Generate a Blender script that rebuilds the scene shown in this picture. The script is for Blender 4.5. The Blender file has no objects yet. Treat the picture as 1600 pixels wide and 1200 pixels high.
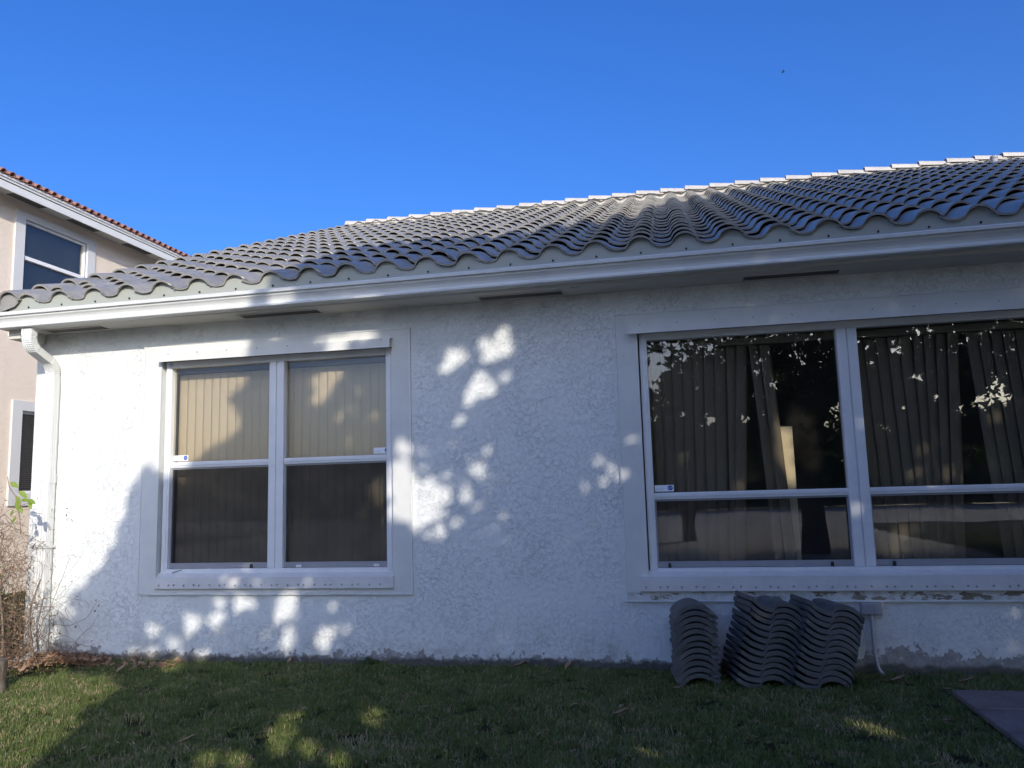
import bpy, bmesh, math, random
from mathutils import Vector, Matrix, noise
R = math.radians
scene = bpy.context.scene
COL = scene.collection
random.seed(7)

# ------------------------------------------------------------------ camera
CAM = Vector((0.0, -6.2, 1.36))
CX = Vector((0.97933328, 0.20030569, -0.02799925))
CY = Vector((0.05328415, -0.12197776, 0.99110152))
CF = Vector((-0.19510799, 0.97211062, 0.13012999))
cd = bpy.data.cameras.new('camera')
cd.sensor_width = 36.0
cd.lens = 36.0 * 1245.44 / 1600.0
cd.clip_start = 0.05
cd.clip_end = 3000
cam = bpy.data.objects.new('camera', cd)
COL.objects.link(cam)
m = Matrix((( CX.x, CY.x, -CF.x, CAM.x), (CX.y, CY.y, -CF.y, CAM.y), (CX.z, CY.z, -CF.z, CAM.z), (0, 0, 0, 1)))
cam.matrix_world = m
scene.camera = cam

# ------------------------------------------------------------------ light
SUN_AZ, TE = 29.0, 0.45          # sun 29 deg right of straight behind the camera; drop per metre along y
TA = math.tan(R(SUN_AZ))
SUN_EL = math.degrees(math.atan(TE * math.cos(R(SUN_AZ))))
S = Vector((math.sin(R(SUN_AZ)), -math.cos(R(SUN_AZ)), math.tan(R(SUN_EL)))).normalized()   # towards the sun
world = bpy.data.worlds.new("World"); scene.world = world; world.use_nodes = True
wn = world.node_tree
sky = wn.nodes.new('ShaderNodeTexSky'); sky.sky_type = 'NISHITA'; sky.sun_disc = False
sky.sun_elevation = R(SUN_EL); sky.sun_rotation = R(180 - SUN_AZ)
sky.air_density = 1.0; sky.dust_density = 4.0; sky.ozone_density = 7.0; sky.altitude = 0
hs = wn.nodes.new('ShaderNodeHueSaturation'); hs.inputs['Saturation'].default_value = 1.16; hs.inputs['Hue'].default_value = 0.513
wn.links.new(sky.outputs[0], hs.inputs['Color']); wn.links.new(hs.outputs[0], wn.nodes['Background'].inputs[0])
wn.nodes['Background'].inputs[1].default_value = 0.126
sd = bpy.data.lights.new('sun', 'SUN'); sd.energy = 2.0; sd.angle = R(0.45); sd.color = (1.0, 0.92, 0.80)
sun = bpy.data.objects.new('sun', sd); COL.objects.link(sun)
sun.rotation_euler = S.to_track_quat('Z', 'Y').to_euler(); sun.location = (8, -14, 12)
scene.view_settings.view_transform = 'Standard'; scene.view_settings.look = 'None'
scene.view_settings.exposure = 1.02; scene.view_settings.gamma = 1.0
scene.view_settings.use_curve_mapping = False

# ------------------------------------------------------------------ helpers: pixels of the photo (1600x1200) -> points
def ray(px, py): return CF + CX * ((px - 800) / 1245.44) - CY * ((py - 600) / 1245.44)
def at(px, py, Y):
    d = ray(px, py); return CAM + d * ((Y - CAM.y) / d.y)
def ground_at(px, py):
    d = ray(px, py); return CAM + d * (-CAM.z / d.z)
def uv(p): return (p[0] + TA * p[1], p[2] + TE * p[1])       # where the sun carries a point onto the wall plane

# ------------------------------------------------------------------ helpers: objects
WM = {}
def tag(o, label=None, cat=None, group=None, kind=None):
    if label: o['label'] = label
    if cat: o['category'] = cat
    if group: o['group'] = group
    if kind: o['kind'] = kind
    return o
def empty(name, loc, label=None, cat=None, group=None):
    o = bpy.data.objects.new(name, None); COL.objects.link(o); o.location = loc
    o.empty_display_size = 0.1
    WM[o] = Matrix.Translation(loc)
    return tag(o, label, cat, group)
def par(c, p, world=None):
    WM[c] = world if world is not None else Matrix.Identity(4)
    c.matrix_basis = WM[c]
    if p is not None:
        c.parent = p; c.matrix_parent_inverse = WM[p].inverted()
    return c
class MB:
    def __init__(s): s.v = []; s.f = []; s.sm = []
    def add(s, vs, fs, smooth=False):
        n = len(s.v); s.v += [tuple(a) for a in vs]; s.f += [tuple(i + n for i in q) for q in fs]; s.sm += [smooth] * len(fs)
    def box(s, x0, x1, y0, y1, z0, z1):
        s.add([(x0,y0,z0),(x1,y0,z0),(x1,y1,z0),(x0,y1,z0),(x0,y0,z1),(x1,y0,z1),(x1,y1,z1),(x0,y1,z1)],
              [(0,3,2,1),(4,5,6,7),(0,1,5,4),(1,2,6,5),(2,3,7,6),(3,0,4,7)])
    def quad(s, a, b, c, d): s.add([a, b, c, d], [(0,1,2,3)])
    def prism(s, prof, x0, x1, axis='x', smooth=False, cap=True):       # profile in the other two axes
        n = len(prof)
        def P(t, a, b): return (t, a, b) if axis == 'x' else ((a, t, b) if axis == 'y' else (a, b, t))
        vs = [P(x0, a, b) for a, b in prof] + [P(x1, a, b) for a, b in prof]
        fs = [(i, (i + 1) % n, n + (i + 1) % n, n + i) for i in range(n)]
        s.add(vs, fs, smooth)
        if cap: s.add(vs, [tuple(range(n - 1, -1, -1)), tuple(range(n, 2 * n))])
    def tube(s, pts, r, n=8, smooth=True, cap=True):
        pts = [Vector(p) for p in pts]; rs = r if isinstance(r, (list, tuple)) else [r] * len(pts)
        vs = []; up = Vector((0, 0, 1))
        for i, p in enumerate(pts):
            t = (pts[min(i + 1, len(pts) - 1)] - pts[max(i - 1, 0)])
            t = t.normalized() if t.length > 1e-9 else Vector((0, 0, 1))
            a = t.cross(up)
            if a.length < 0.1: a = t.cross(Vector((1, 0, 0)))
            a.normalize(); b = t.cross(a)
            for k in range(n):
                q = 2 * math.pi * k / n
                vs.append(p + (a * math.cos(q) + b * math.sin(q)) * rs[i])
        fs = []
        for i in range(len(pts) - 1):
            for k in range(n):
                fs.append((i*n+k, i*n+(k+1)%n, (i+1)*n+(k+1)%n, (i+1)*n+k))
        s.add(vs, fs, smooth)
        if cap: s.add(vs[:n], [tuple(range(n - 1, -1, -1))]); s.add(vs[-n:], [tuple(range(n))])
    def mesh(s, name, mat):
        me = bpy.data.meshes.new(name); me.from_pydata(s.v, [], s.f)
        me.polygons.foreach_set('use_smooth', s.sm); me.update()
        if mat: me.materials.append(mat)
        return me
    def build(s, name, mat, parent=None, fixn=True, bevel=0):
        me = s.mesh(name, mat)
        if fixn or bevel:
            bm = bmesh.new(); bm.from_mesh(me)
            if bevel:
                bmesh.ops.remove_doubles(bm, verts=bm.verts, dist=1e-6)
                bmesh.ops.bevel(bm, geom=[e for e in bm.edges if len(e.link_faces) == 2 and e.calc_face_angle(0) > 0.6], offset=bevel, segments=1, affect='EDGES')
            bmesh.ops.recalc_face_normals(bm, faces=bm.faces)
            bm.to_mesh(me); bm.free()
        o = bpy.data.objects.new(name, me); COL.objects.link(o)
        return par(o, parent)
def link_mesh(name, me, parent, M): 
    o = bpy.data.objects.new(name, me); COL.objects.link(o); return par(o, parent, M)

# ------------------------------------------------------------------ materials
def mat(name, col=(0.5,0.5,0.5), rough=0.7, spec=0.5, metal=0.0):
    m = bpy.data.materials.new(name); m.use_nodes = True
    b = m.node_tree.nodes['Principled BSDF']
    b.inputs['Base Color'].default_value = (*col, 1); b.inputs['Roughness'].default_value = rough
    b.inputs['Specular IOR Level'].default_value = spec; b.inputs['Metallic'].default_value = metal
    return m
class NT:
    def __init__(s, m): s.t = m.node_tree; s.b = s.t.nodes.get('Principled BSDF'); s.m = m
    def n(s, kind, **kw):
        nd = s.t.nodes.new('ShaderNode' + kind)
        for k, v in kw.items():
            if k.startswith('i_'):
                key = k[2:]; key = int(key) if key.isdigit() else key.replace('_', ' ')
                s.set(nd.inputs[key], v)
            else: setattr(nd, k, v)
        return nd
    def set(s, sock, v):
        if isinstance(v, bpy.types.NodeSocket): s.t.links.new(v, sock)
        else: sock.default_value = v
    def math(s, op, a, b=0.0, c=0.0, clamp=False):
        nd = s.t.nodes.new('ShaderNodeMath'); nd.operation = op; nd.use_clamp = clamp
        s.set(nd.inputs[0], a); s.set(nd.inputs[1], b); s.set(nd.inputs[2], c); return nd.outputs[0]
    def mix(s, f, a, b):
        nd = s.t.nodes.new('ShaderNodeMix'); nd.data_type = 'RGBA'
        s.set(nd.inputs[0], f)
        for k, v in ((6, a), (7, b)):
            s.set(nd.inputs[k], v if isinstance(v, bpy.types.NodeSocket) or len(v) == 4 else (*v, 1))
        return nd.outputs[2]
    def ramp(s, f, lo, hi, a=0.0, b=1.0):
        nd = s.t.nodes.new('ShaderNodeMapRange'); nd.interpolation_type = 'SMOOTHSTEP'
        s.set(nd.inputs[0], f); nd.inputs[1].default_value = lo; nd.inputs[2].default_value = hi
        nd.inputs[3].default_value = a; nd.inputs[4].default_value = b; return nd.outputs[0]
    def noise(s, vec, scale, detail=3, rough=0.55, dist=0.0):
        nd = s.t.nodes.new('ShaderNodeTexNoise'); nd.inputs['Scale'].default_value = scale
        nd.inputs['Detail'].default_value = detail; nd.inputs['Roughness'].default_value = rough
        nd.inputs['Distortion'].default_value = dist
        if vec is not None: s.t.links.new(vec, nd.inputs['Vector'])
        return nd.outputs['Fac']
    def pos(s, scale=(1,1,1)):
        g = s.t.nodes.new('ShaderNodeTexCoord'); mp = s.t.nodes.new('ShaderNodeMapping')
        mp.inputs['Scale'].default_value = scale; s.t.links.new(g.outputs['Object'], mp.inputs['Vector']); return mp.outputs[0]
    def sep(s, v):
        nd = s.t.nodes.new('ShaderNodeSeparateXYZ'); s.t.links.new(v, nd.inputs[0]); return nd.outputs
    def bump(s, h, strength=0.5, dist=0.01):
        nd = s.t.nodes.new('ShaderNodeBump'); nd.inputs['Strength'].default_value = strength
        nd.inputs['Distance'].default_value = dist; s.t.links.new(h, nd.inputs['Height'])
        s.t.links.new(nd.outputs[0], s.b.inputs['Normal']); return nd.outputs[0]
    def col(s, c): s.set(s.b.inputs['Base Color'], c)

def stucco(name, base, dirt, peel=True, seed=0.0):
    m = mat(name, base, 0.85, 0.25); t = NT(m)
    p = t.pos(); P = t.n('VectorMath', operation='ADD', i_0=p, i_1=(seed, seed * 0.7, 0)).outputs[0]
    st = t.n('VectorMath', operation='MULTIPLY', i_0=P, i_1=(1.0, 1.0, 1.9)).outputs[0]
    # skip-trowelled ridges: thin wandering lines, in patches
    n1 = t.noise(st, 9.0, 6, 0.62, 0.35); r1 = t.ramp(t.math('ABSOLUTE', t.math('SUBTRACT', n1, 0.5)), 0.0, 0.012, 1, 0)
    st2 = t.n('VectorMath', operation='MULTIPLY', i_0=P, i_1=(1.5, 1.0, 1.2)).outputs[0]
    n2 = t.noise(st2, 20.0, 6, 0.68, 0.5); r2 = t.ramp(t.math('ABSOLUTE', t.math('SUBTRACT', n2, 0.52)), 0.0, 0.022, 1, 0)
    pm = t.ramp(t.noise(P, 3.4, 4), 0.40, 0.62, 0.45, 1.0); pm2 = t.ramp(t.noise(P, 3.0, 4), 0.38, 0.6, 0.5, 1.0)
    fine = t.noise(P, 70, 4, 0.6); mid = t.noise(st, 16, 5, 0.6, 0.3)
    h = t.math('ADD', t.math('MULTIPLY', t.math('MULTIPLY', r1, pm), 0.55), t.math('MULTIPLY', t.math('MULTIPLY', r2, pm2), 0.5))
    h = t.math('ADD', h, t.math('MULTIPLY', mid, 0.6)); h = t.math('ADD', h, t.math('MULTIPLY', fine, 0.30))
    # colour: slight blotches, pinholes, drips
    blot = t.ramp(t.noise(P, 1.3, 5), 0.35, 0.7)
    c = t.mix(t.math('MULTIPLY', blot, 0.2), base, tuple(x * 0.88 for x in base))
    holes = t.math('MULTIPLY', t.ramp(t.noise(P, 34, 3, 0.6), 0.71, 0.75), t.ramp(t.noise(P, 1.9, 2), 0.5, 0.62))
    dl = t.math('MULTIPLY', t.math('MULTIPLY', r1, pm), 0.02)
    c = t.mix(dl, c, tuple(x * 0.45 for x in base)); c = t.mix(t.math('MULTIPLY', holes, 0.8), c, (0.08, 0.07, 0.06))
    if peel:
        xyz = t.sep(P); z = xyz[2]
        # long hairline cracks
        vo = t.n('TexVoronoi', feature='DISTANCE_TO_EDGE', i_Scale=0.75); wv = t.n('VectorMath', operation='ADD', i_0=P).outputs[0]
        nz3 = t.n('TexNoise', i_Scale=3.0, i_Detail=5.0); t.t.links.new(P, nz3.inputs['Vector']); sc3 = t.n('VectorMath', operation='SCALE', i_0=nz3.outputs['Color']); sc3.inputs['Scale'].default_value = 0.35
        t.t.links.new(sc3.outputs[0], wv.node.inputs[1]); t.t.links.new(wv, vo.inputs['Vector'])
        crk = t.math('MULTIPLY', t.ramp(vo.outputs['Distance'], 0.0, 0.0035, 1, 0), t.ramp(t.noise(P, 1.4, 2), 0.56, 0.62))
        c = t.mix(t.math('MULTIPLY', crk, 0.28), c, (0.12, 0.11, 0.10)); h = t.math('SUBTRACT', h, t.math('MULTIPLY', crk, 0.8))
        # runs of dirt below the sills, and a patchy tint towards the wall top
        sx = t.n('VectorMath', operation='MULTIPLY', i_0=P, i_1=(14.0, 1.0, 0.7)).outputs[0]
        run = t.math('MULTIPLY', t.ramp(t.noise(sx, 1.0, 4, 0.6), 0.55, 0.8), t.ramp(z, 0.1, 0.55, 0.9, 0.15))
        c = t.mix(t.math('MULTIPLY', run, 0.28), c, dirt)
        top_d = t.math('MULTIPLY', t.ramp(z, 2.70, 2.88), t.ramp(t.noise(P, 6, 4), 0.4, 0.7)); c = t.mix(t.math('MULTIPLY', top_d, 0.35), c, dirt)
        nz = t.noise(P, 13.0, 8, 0.72); nb = t.noise(P, 1.1, 2)
        top = t.math('ADD', t.math('MULTIPLY', t.math('SUBTRACT', nb, 0.5), 0.20), 0.072)
        # right of the tile piles the bare cement climbs higher
        rgt = t.ramp(xyz[0], 1.15, 1.45, 0.0, 0.06)
        lft = t.math('MULTIPLY', t.ramp(xyz[0], -4.7, -5.0), 0.06)
        top = t.math('ADD', t.math('ADD', top, rgt), lft)
        edge = t.math('ADD', t.math('SUBTRACT', top, z), t.math('MULTIPLY', t.math('SUBTRACT', nz, 0.5), 0.42))
        pk = t.ramp(edge, 0.0, 0.006)
        cem = t.mix(t.ramp(t.noise(P, 14, 6, 0.7), 0.35, 0.7), (0.30, 0.285, 0.27), (0.48, 0.46, 0.44))
        dirtz = t.math('MULTIPLY', t.ramp(z, 0.45, 0.0), t.ramp(t.noise(P, 5, 5, 0.7), 0.4, 0.75))
        c = t.mix(t.math('MULTIPLY', dirtz, 0.5), c, dirt)
        c = t.mix(pk, c, cem)
        soil = t.ramp(t.math('ADD', z, t.math('MULTIPLY', t.noise(P, 9, 4), -0.10)), -0.01, 0.03, 1, 0)
        c = t.mix(t.math('MULTIPLY', soil, 0.75), c, (0.05, 0.045, 0.03))
        h = t.math('SUBTRACT', h, t.math('MULTIPLY', pk, 1.2))
    t.col(c); t.bump(h, 1.0, 0.0027)
    return m

def painted(name, base, rough=0.55, chips=0.0, streak=0.15, chipcol=(0.2,0.19,0.18), bump=0.0006):
    m = mat(name, base, rough, 0.4); t = NT(m); P = t.pos()
    a = t.ramp(t.noise(P, 4, 6, 0.65), 0.35, 0.75); st = t.pos((1.0, 1, 6))
    g = t.ramp(t.noise(P, 60, 4, 0.7), 0.45, 0.8)
    c = t.mix(t.math('MULTIPLY', a, streak), base, tuple(x * 0.6 for x in base))
    c = t.mix(t.math('MULTIPLY', g, streak * 0.5), c, tuple(x * 0.5 for x in base))
    if chips:
        k = t.math('MULTIPLY', t.ramp(t.noise(P, 26, 5, 0.7, 0.6), 0.66, 0.68), t.ramp(t.noise(P, 3.1, 2), 0.56 - 0.1 * chips, 0.64))
        c = t.mix(k, c, chipcol)
    if name == 'trim_paint':      # flaked paint and stains in the strip below the right sill
        xyz = t.sep(P); zb = t.math('MULTIPLY', t.ramp(xyz[2], 0.500, 0.512), t.ramp(xyz[2], 0.575, 0.560))
        xb = t.math('MULTIPLY', t.ramp(xyz[0], -0.25, 1.2, 0.0, 1.0), 1.0)
        sxx = t.n('VectorMath', operation='MULTIPLY', i_0=P, i_1=(1.0, 1.0, 2.6)).outputs[0]
        f = t.ramp(t.math('ADD', t.noise(sxx, 5.5, 7, 0.66), t.math('MULTIPLY', xb, 0.06)), 0.585, 0.595)
        c = t.mix(t.math('MULTIPLY', t.math('MULTIPLY', f, zb), t.ramp(xyz[0], -0.5, -0.3)), c, (0.20, 0.175, 0.13))
        dr = t.math('MULTIPLY', zb, t.ramp(t.noise(P, 18, 5, 0.7), 0.42, 0.7)); c = t.mix(t.math('MULTIPLY', dr, 0.5), c, (0.30, 0.27, 0.22))
    t.col(c); t.bump(t.noise(P, 45, 4), 0.5, bump)
    return m

M = {}
M['wall'] = stucco('white_stucco', (0.785, 0.808, 0.795), (0.30, 0.27, 0.22))
M['neigh'] = stucco('beige_stucco', (0.76, 0.655, 0.545), (0.3, 0.25, 0.2), peel=False, seed=5.3)
M['trim'] = painted('trim_paint', (0.705, 0.715, 0.69), 0.7, 0.2, 0.22)
M['trim2'] = painted('neighbour_trim_paint', (0.60, 0.60, 0.60), 0.7, 0, 0.12)
M['sill'] = painted('old_trim_paint', (0.71, 0.70, 0.685), 0.7, 1.0, 0.35)
M['alu'] = painted('white_window_aluminium', (0.78, 0.79, 0.80), 0.42, 0.35, 0.22, (0.3, 0.3, 0.3))
M['gutter'] = painted('gutter_aluminium', (0.68, 0.69, 0.67), 0.45, 0, 0.18)
M['soffit'] = painted('soffit_stucco', (0.62, 0.60, 0.55), 0.9, 0, 0.2, bump=0.003)
M['bird'] = painted('bird_stop_metal', (0.36, 0.375, 0.33), 0.5, 0, 0.12)
M['dark'] = mat('dark_metal_and_shade', (0.03, 0.03, 0.035), 0.6)  # near-black metal; also stands in for shade in the gap and room
M['vent'] = painted('soffit_vent_mesh', (0.10, 0.095, 0.09), 0.8)
M['rubber'] = mat('black_plastic', (0.012, 0.012, 0.012), 0.5)
M['rust'] = painted('stud_metal', (0.38, 0.37, 0.36), 0.5, 0, 0.4)
M['box'] = painted('grey_box_paint', (0.33, 0.33, 0.35), 0.6, 0.4, 0.25)
M['conduit'] = painted('conduit_paint', (0.50, 0.51, 0.53), 0.5, 0.5, 0.3)
M['room'] = mat('room_wall', (0.22, 0.19, 0.16), 0.9)
M['roomfl'] = mat('room_floor', (0.12, 0.09, 0.07), 0.6)

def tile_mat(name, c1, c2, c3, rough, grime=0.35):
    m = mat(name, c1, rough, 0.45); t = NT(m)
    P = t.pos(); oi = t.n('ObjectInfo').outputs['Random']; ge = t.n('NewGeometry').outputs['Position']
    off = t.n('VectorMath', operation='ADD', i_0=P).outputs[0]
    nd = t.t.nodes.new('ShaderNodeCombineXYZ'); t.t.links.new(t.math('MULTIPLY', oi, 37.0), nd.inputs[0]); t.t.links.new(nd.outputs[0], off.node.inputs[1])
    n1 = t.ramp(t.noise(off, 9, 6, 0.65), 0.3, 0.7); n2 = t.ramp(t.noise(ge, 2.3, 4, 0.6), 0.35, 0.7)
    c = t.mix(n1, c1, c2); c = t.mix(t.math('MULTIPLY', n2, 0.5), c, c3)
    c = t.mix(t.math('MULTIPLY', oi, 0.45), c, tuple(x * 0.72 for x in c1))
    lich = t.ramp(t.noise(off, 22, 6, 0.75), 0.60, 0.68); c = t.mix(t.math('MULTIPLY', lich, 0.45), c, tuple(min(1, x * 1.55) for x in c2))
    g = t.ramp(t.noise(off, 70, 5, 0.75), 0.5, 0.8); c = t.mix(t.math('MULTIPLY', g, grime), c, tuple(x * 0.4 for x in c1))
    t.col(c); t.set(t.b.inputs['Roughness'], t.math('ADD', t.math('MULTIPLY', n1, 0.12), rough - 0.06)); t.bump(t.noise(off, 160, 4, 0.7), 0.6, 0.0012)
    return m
M['tile'] = tile_mat('grey_concrete_tile', (0.27, 0.262, 0.242), (0.37, 0.352, 0.315), (0.205, 0.20, 0.19), 0.38)
M['cap'] = tile_mat('pale_ridge_tile', (0.50, 0.47, 0.42), (0.58, 0.54, 0.48), (0.42, 0.40, 0.37), 0.8)
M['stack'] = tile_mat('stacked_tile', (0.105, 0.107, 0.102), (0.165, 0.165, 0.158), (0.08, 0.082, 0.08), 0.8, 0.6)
M['clay'] = tile_mat('red_clay_tile', (0.28, 0.135, 0.11), (0.38, 0.20, 0.165), (0.22, 0.12, 0.10), 0.75)

def glass_mat(name, tint, refl_tint=(1, 1, 1)):
    m = bpy.data.materials.new(name); m.use_nodes = True; t = NT(m); N = t.t.nodes; N.remove(t.b)
    out = N['Material Output']
    bf = t.n('NewGeometry').outputs['Backfacing']
    ior = t.math('ADD', t.math('MULTIPLY', bf, 1 / 1.62 - 1.62), 1.62)
    fr = t.n('Fresnel', i_IOR=ior).outputs[0]
    tr = t.n('BsdfTransparent', i_Color=(*tint, 1)).outputs[0]
    gl = t.n('BsdfGlossy', i_Color=(*refl_tint, 1), i_Roughness=0.0).outputs[0]
    # faint waviness of old panes
    bp = t.n('Bump', i_Strength=0.12, i_Distance=0.004, i_Height=t.noise(t.pos(), 2.2, 1)).outputs[0]
    t.t.links.new(bp, gl.node.inputs['Normal'])
    mx = t.n('MixShader'); t.t.links.new(fr, mx.inputs[0]); t.t.links.new(tr, mx.inputs[1]); t.t.links.new(gl, mx.inputs[2])
    # thin film of dust on the pane
    df = t.n('BsdfDiffuse', i_Color=(0.55, 0.55, 0.5, 1)).outputs[0]
    m2 = t.n('MixShader'); t.set(m2.inputs[0], t.ramp(t.noise(t.pos(), 6, 5, 0.7), 0.3, 0.8, 0.004, 0.02))
    t.t.links.new(mx.outputs[0], m2.inputs[1]); t.t.links.new(df, m2.inputs[2])
    t.t.links.new(m2.outputs[0], out.inputs['Surface']); return m
M['glass'] = glass_mat('window_glass', (0.90, 0.88, 0.84))
def screen_mat(lo=0.54, hi=0.62):
    m = bpy.data.materials.new('insect_screen_mesh'); m.use_nodes = True; t = NT(m); N = t.t.nodes; N.remove(t.b)
    tr = t.n('BsdfTransparent').outputs[0]; df = t.n('BsdfDiffuse', i_Color=(0.035, 0.036, 0.038, 1)).outputs[0]
    w = t.n('MixShader'); t.set(w.inputs[0], t.ramp(t.noise(t.pos(), 5, 4), 0.3, 0.7, lo, hi))
    t.t.links.new(tr, w.inputs[1]); t.t.links.new(df, w.inputs[2]); t.t.links.new(w.outputs[0], N['Material Output'].inputs['Surface']); return m
M['screen'] = screen_mat(); M['screen_thin'] = screen_mat(0.15, 0.24)
def fabric(name, c1, rough=0.8):
    m = mat(name, c1, rough, 0.3); t = NT(m); P = t.pos((60, 60, 3)); oi = t.n('ObjectInfo').outputs['Random']
    c = t.mix(t.math('MULTIPLY', t.noise(P, 3, 4), 0.35), c1, tuple(x * 0.7 for x in c1))
    t.col(t.mix(t.math('MULTIPLY', oi, 0.3), c, tuple(x * 0.75 for x in c1))); return m
M['blind'] = fabric('cream_blind_vane', (0.70, 0.63, 0.50))
M['blind2'] = fabric('taupe_blind_vane', (0.23, 0.21, 0.175))
M['blindrail'] = fabric('blind_rail', (0.30, 0.29, 0.27))
M['lit'] = mat('sunlit_slat', (0.80, 0.72, 0.52), 0.6)
M['sticker'] = mat('sticker_white', (0.82, 0.84, 0.86), 0.4)
M['blue'] = mat('sticker_blue', (0.02, 0.07, 0.36), 0.4)
M['bluetext'] = mat('sticker_print', (0.10, 0.20, 0.42), 0.5)

def leaf_mat(name, c1, c2, trans=0.35, rough=0.45, spec=0.35):
    m = mat(name, c1, rough, spec); t = NT(m); N = t.t.nodes
    g = t.n('NewGeometry'); rnd = t.n('ObjectInfo').outputs['Random']
    nz = t.ramp(t.noise(g.outputs['Position'], 3.1, 3), 0.3, 0.7)
    isl = g.outputs['Random Per Island']
    c = t.mix(nz, c1, c2); c = t.mix(t.math('MULTIPLY', isl, 0.55), c, tuple(min(1, x * 1.5) for x in c2))
    t.col(c)
    tl = t.n('BsdfTranslucent'); t.t.links.new(c, tl.inputs[0])
    mx = t.n('MixShader', i_0=trans); t.t.links.new(t.b.outputs[0], mx.inputs[1]); t.t.links.new(tl.outputs[0], mx.inputs[2])
    t.t.links.new(mx.outputs[0], N['Material Output'].inputs['Surface']); return m
M['leaf'] = leaf_mat('tree_leaf', (0.040, 0.065, 0.020), (0.075, 0.11, 0.035), 0.42)
M['added_hedge'] = leaf_mat('far_leaf', (0.035, 0.06, 0.02), (0.06, 0.085, 0.03), 0.2, 0.8)
M['vine'] = leaf_mat('vine_leaf', (0.14, 0.22, 0.03), (0.26, 0.34, 0.06), 0.4)
M['grass'] = leaf_mat('grass_blade', (0.075, 0.115, 0.030), (0.165, 0.205, 0.062), 0.35, 0.5)
M['drygrass'] = leaf_mat('dry_grass_blade', (0.26, 0.22, 0.12), (0.36, 0.30, 0.17), 0.3, 0.7)
M['litter'] = leaf_mat('dead_leaf', (0.20, 0.115, 0.065), (0.36, 0.235, 0.15), 0.15, 0.8)
def bark(name, c1, c2):
    m = mat(name, c1, 0.9, 0.2); t = NT(m); P = t.pos((3, 3, 1)); n = t.noise(P, 9, 6, 0.7, 0.5)
    t.col(t.mix(t.ramp(n, 0.35, 0.65), c1, c2)); t.bump(n, 1.0, 0.01); return m
M['bark'] = bark('tree_bark', (0.10, 0.08, 0.06), (0.19, 0.16, 0.13))
M['twig'] = bark('dry_twig', (0.17, 0.11, 0.075), (0.34, 0.25, 0.18))
M['stem'] = bark('dead_stem', (0.15, 0.11, 0.085), (0.30, 0.24, 0.19))
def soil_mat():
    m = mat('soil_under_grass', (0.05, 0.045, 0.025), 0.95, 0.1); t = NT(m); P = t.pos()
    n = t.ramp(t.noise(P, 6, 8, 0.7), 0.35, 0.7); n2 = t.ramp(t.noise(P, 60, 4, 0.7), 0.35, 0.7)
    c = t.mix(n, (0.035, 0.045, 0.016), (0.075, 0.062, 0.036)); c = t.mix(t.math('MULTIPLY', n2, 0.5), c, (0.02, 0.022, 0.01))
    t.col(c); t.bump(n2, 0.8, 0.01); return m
M['soil'] = soil_mat()
def paver_mat():
    m = mat('paver', (0.16, 0.12, 0.12), 0.85, 0.3); t = NT(m); P = t.pos(); oi = t.n('ObjectInfo').outputs['Random']
    n = t.ramp(t.noise(P, 5, 7, 0.7), 0.3, 0.7); f = t.noise(P, 90, 4, 0.7)
    c = t.mix(n, (0.16, 0.13, 0.125), (0.25, 0.21, 0.20)); c = t.mix(t.math('MULTIPLY', t.ramp(f, 0.45, 0.75), 0.5), c, (0.08, 0.07, 0.07))
    c = t.mix(t.math('MULTIPLY', oi, 0.35), c, (0.20, 0.13, 0.11)); t.col(c); t.bump(f, 0.8, 0.003); return m
M['paver'] = paver_mat()
def water_mat():
    m = mat('lake_water', (0.03, 0.04, 0.04), 0.12, 0.5); t = NT(m); t.bump(t.noise(t.pos((1, 2.5, 1)), 0.9, 4), 0.5, 0.06); return m
M['water'] = water_mat()
M['bounce_slab'] = painted('bounce_concrete', (0.58, 0.56, 0.53), 0.9, 0, 0.35)
M['fcream'] = mat('far_house_wall', (0.55, 0.48, 0.40), 0.9); M['froof'] = mat('far_house_roof', (0.16, 0.11, 0.09), 0.9)
M['fglass'] = mat('far_window', (0.03, 0.035, 0.04), 0.15)

# ------------------------------------------------------------------ ground, path, lake
GZ = 0.0
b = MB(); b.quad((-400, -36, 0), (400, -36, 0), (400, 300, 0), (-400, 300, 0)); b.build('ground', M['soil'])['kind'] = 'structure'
b = MB(); b.quad((-400, -62, -0.25), (400, -62, -0.25), (400, -35.8, -0.25), (-400, -35.8, -0.25)); b.build('lake_water', M['water'])['kind'] = 'structure'
b = MB(); b.quad((-600, -500, 0.1), (600, -500, 0.1), (600, -61, 0.1), (-600, -61, 0.1)); b.build('far_bank', M['soil'])['kind'] = 'structure'
b = MB(); b.box(-400, 400, -36.1, -35.8, -0.4, -0.01); b.box(-600, 600, -61.4, -61, -0.4, 0.09); b.build('lake_shore', M['soil'])['kind'] = 'structure'
b = MB(); b.quad((-60, -34, 0.02), (60, -34, 0.02), (60, -20, 0.02), (-60, -20, 0.02)); b.quad((-14, -20, 0.02), (5.2, -20, 0.02), (5.2, -8.0, 0.02), (-14, -8.0, 0.02)); b.build('bounce_slab', M['bounce_slab'])['kind'] = 'structure'  # unseen pale slab added to bounce light and grey the lower panes
b = MB(); b.box(1.60, 3.6, -3.0, -0.56, -0.05, 0.012)
path = b.build('path', M['soil']); path['kind'] = 'structure'
b = MB(); b.box(0.008, 0.592, 0.014, 0.436, 0.0, 0.038); pv_me = None
ys = [-0.575 - 0.45 * k for k in range(5)]
first = b.build('paver', M['paver'], None, bevel=0.006); pv_me = first.data; bpy.data.objects.remove(first)
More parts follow.
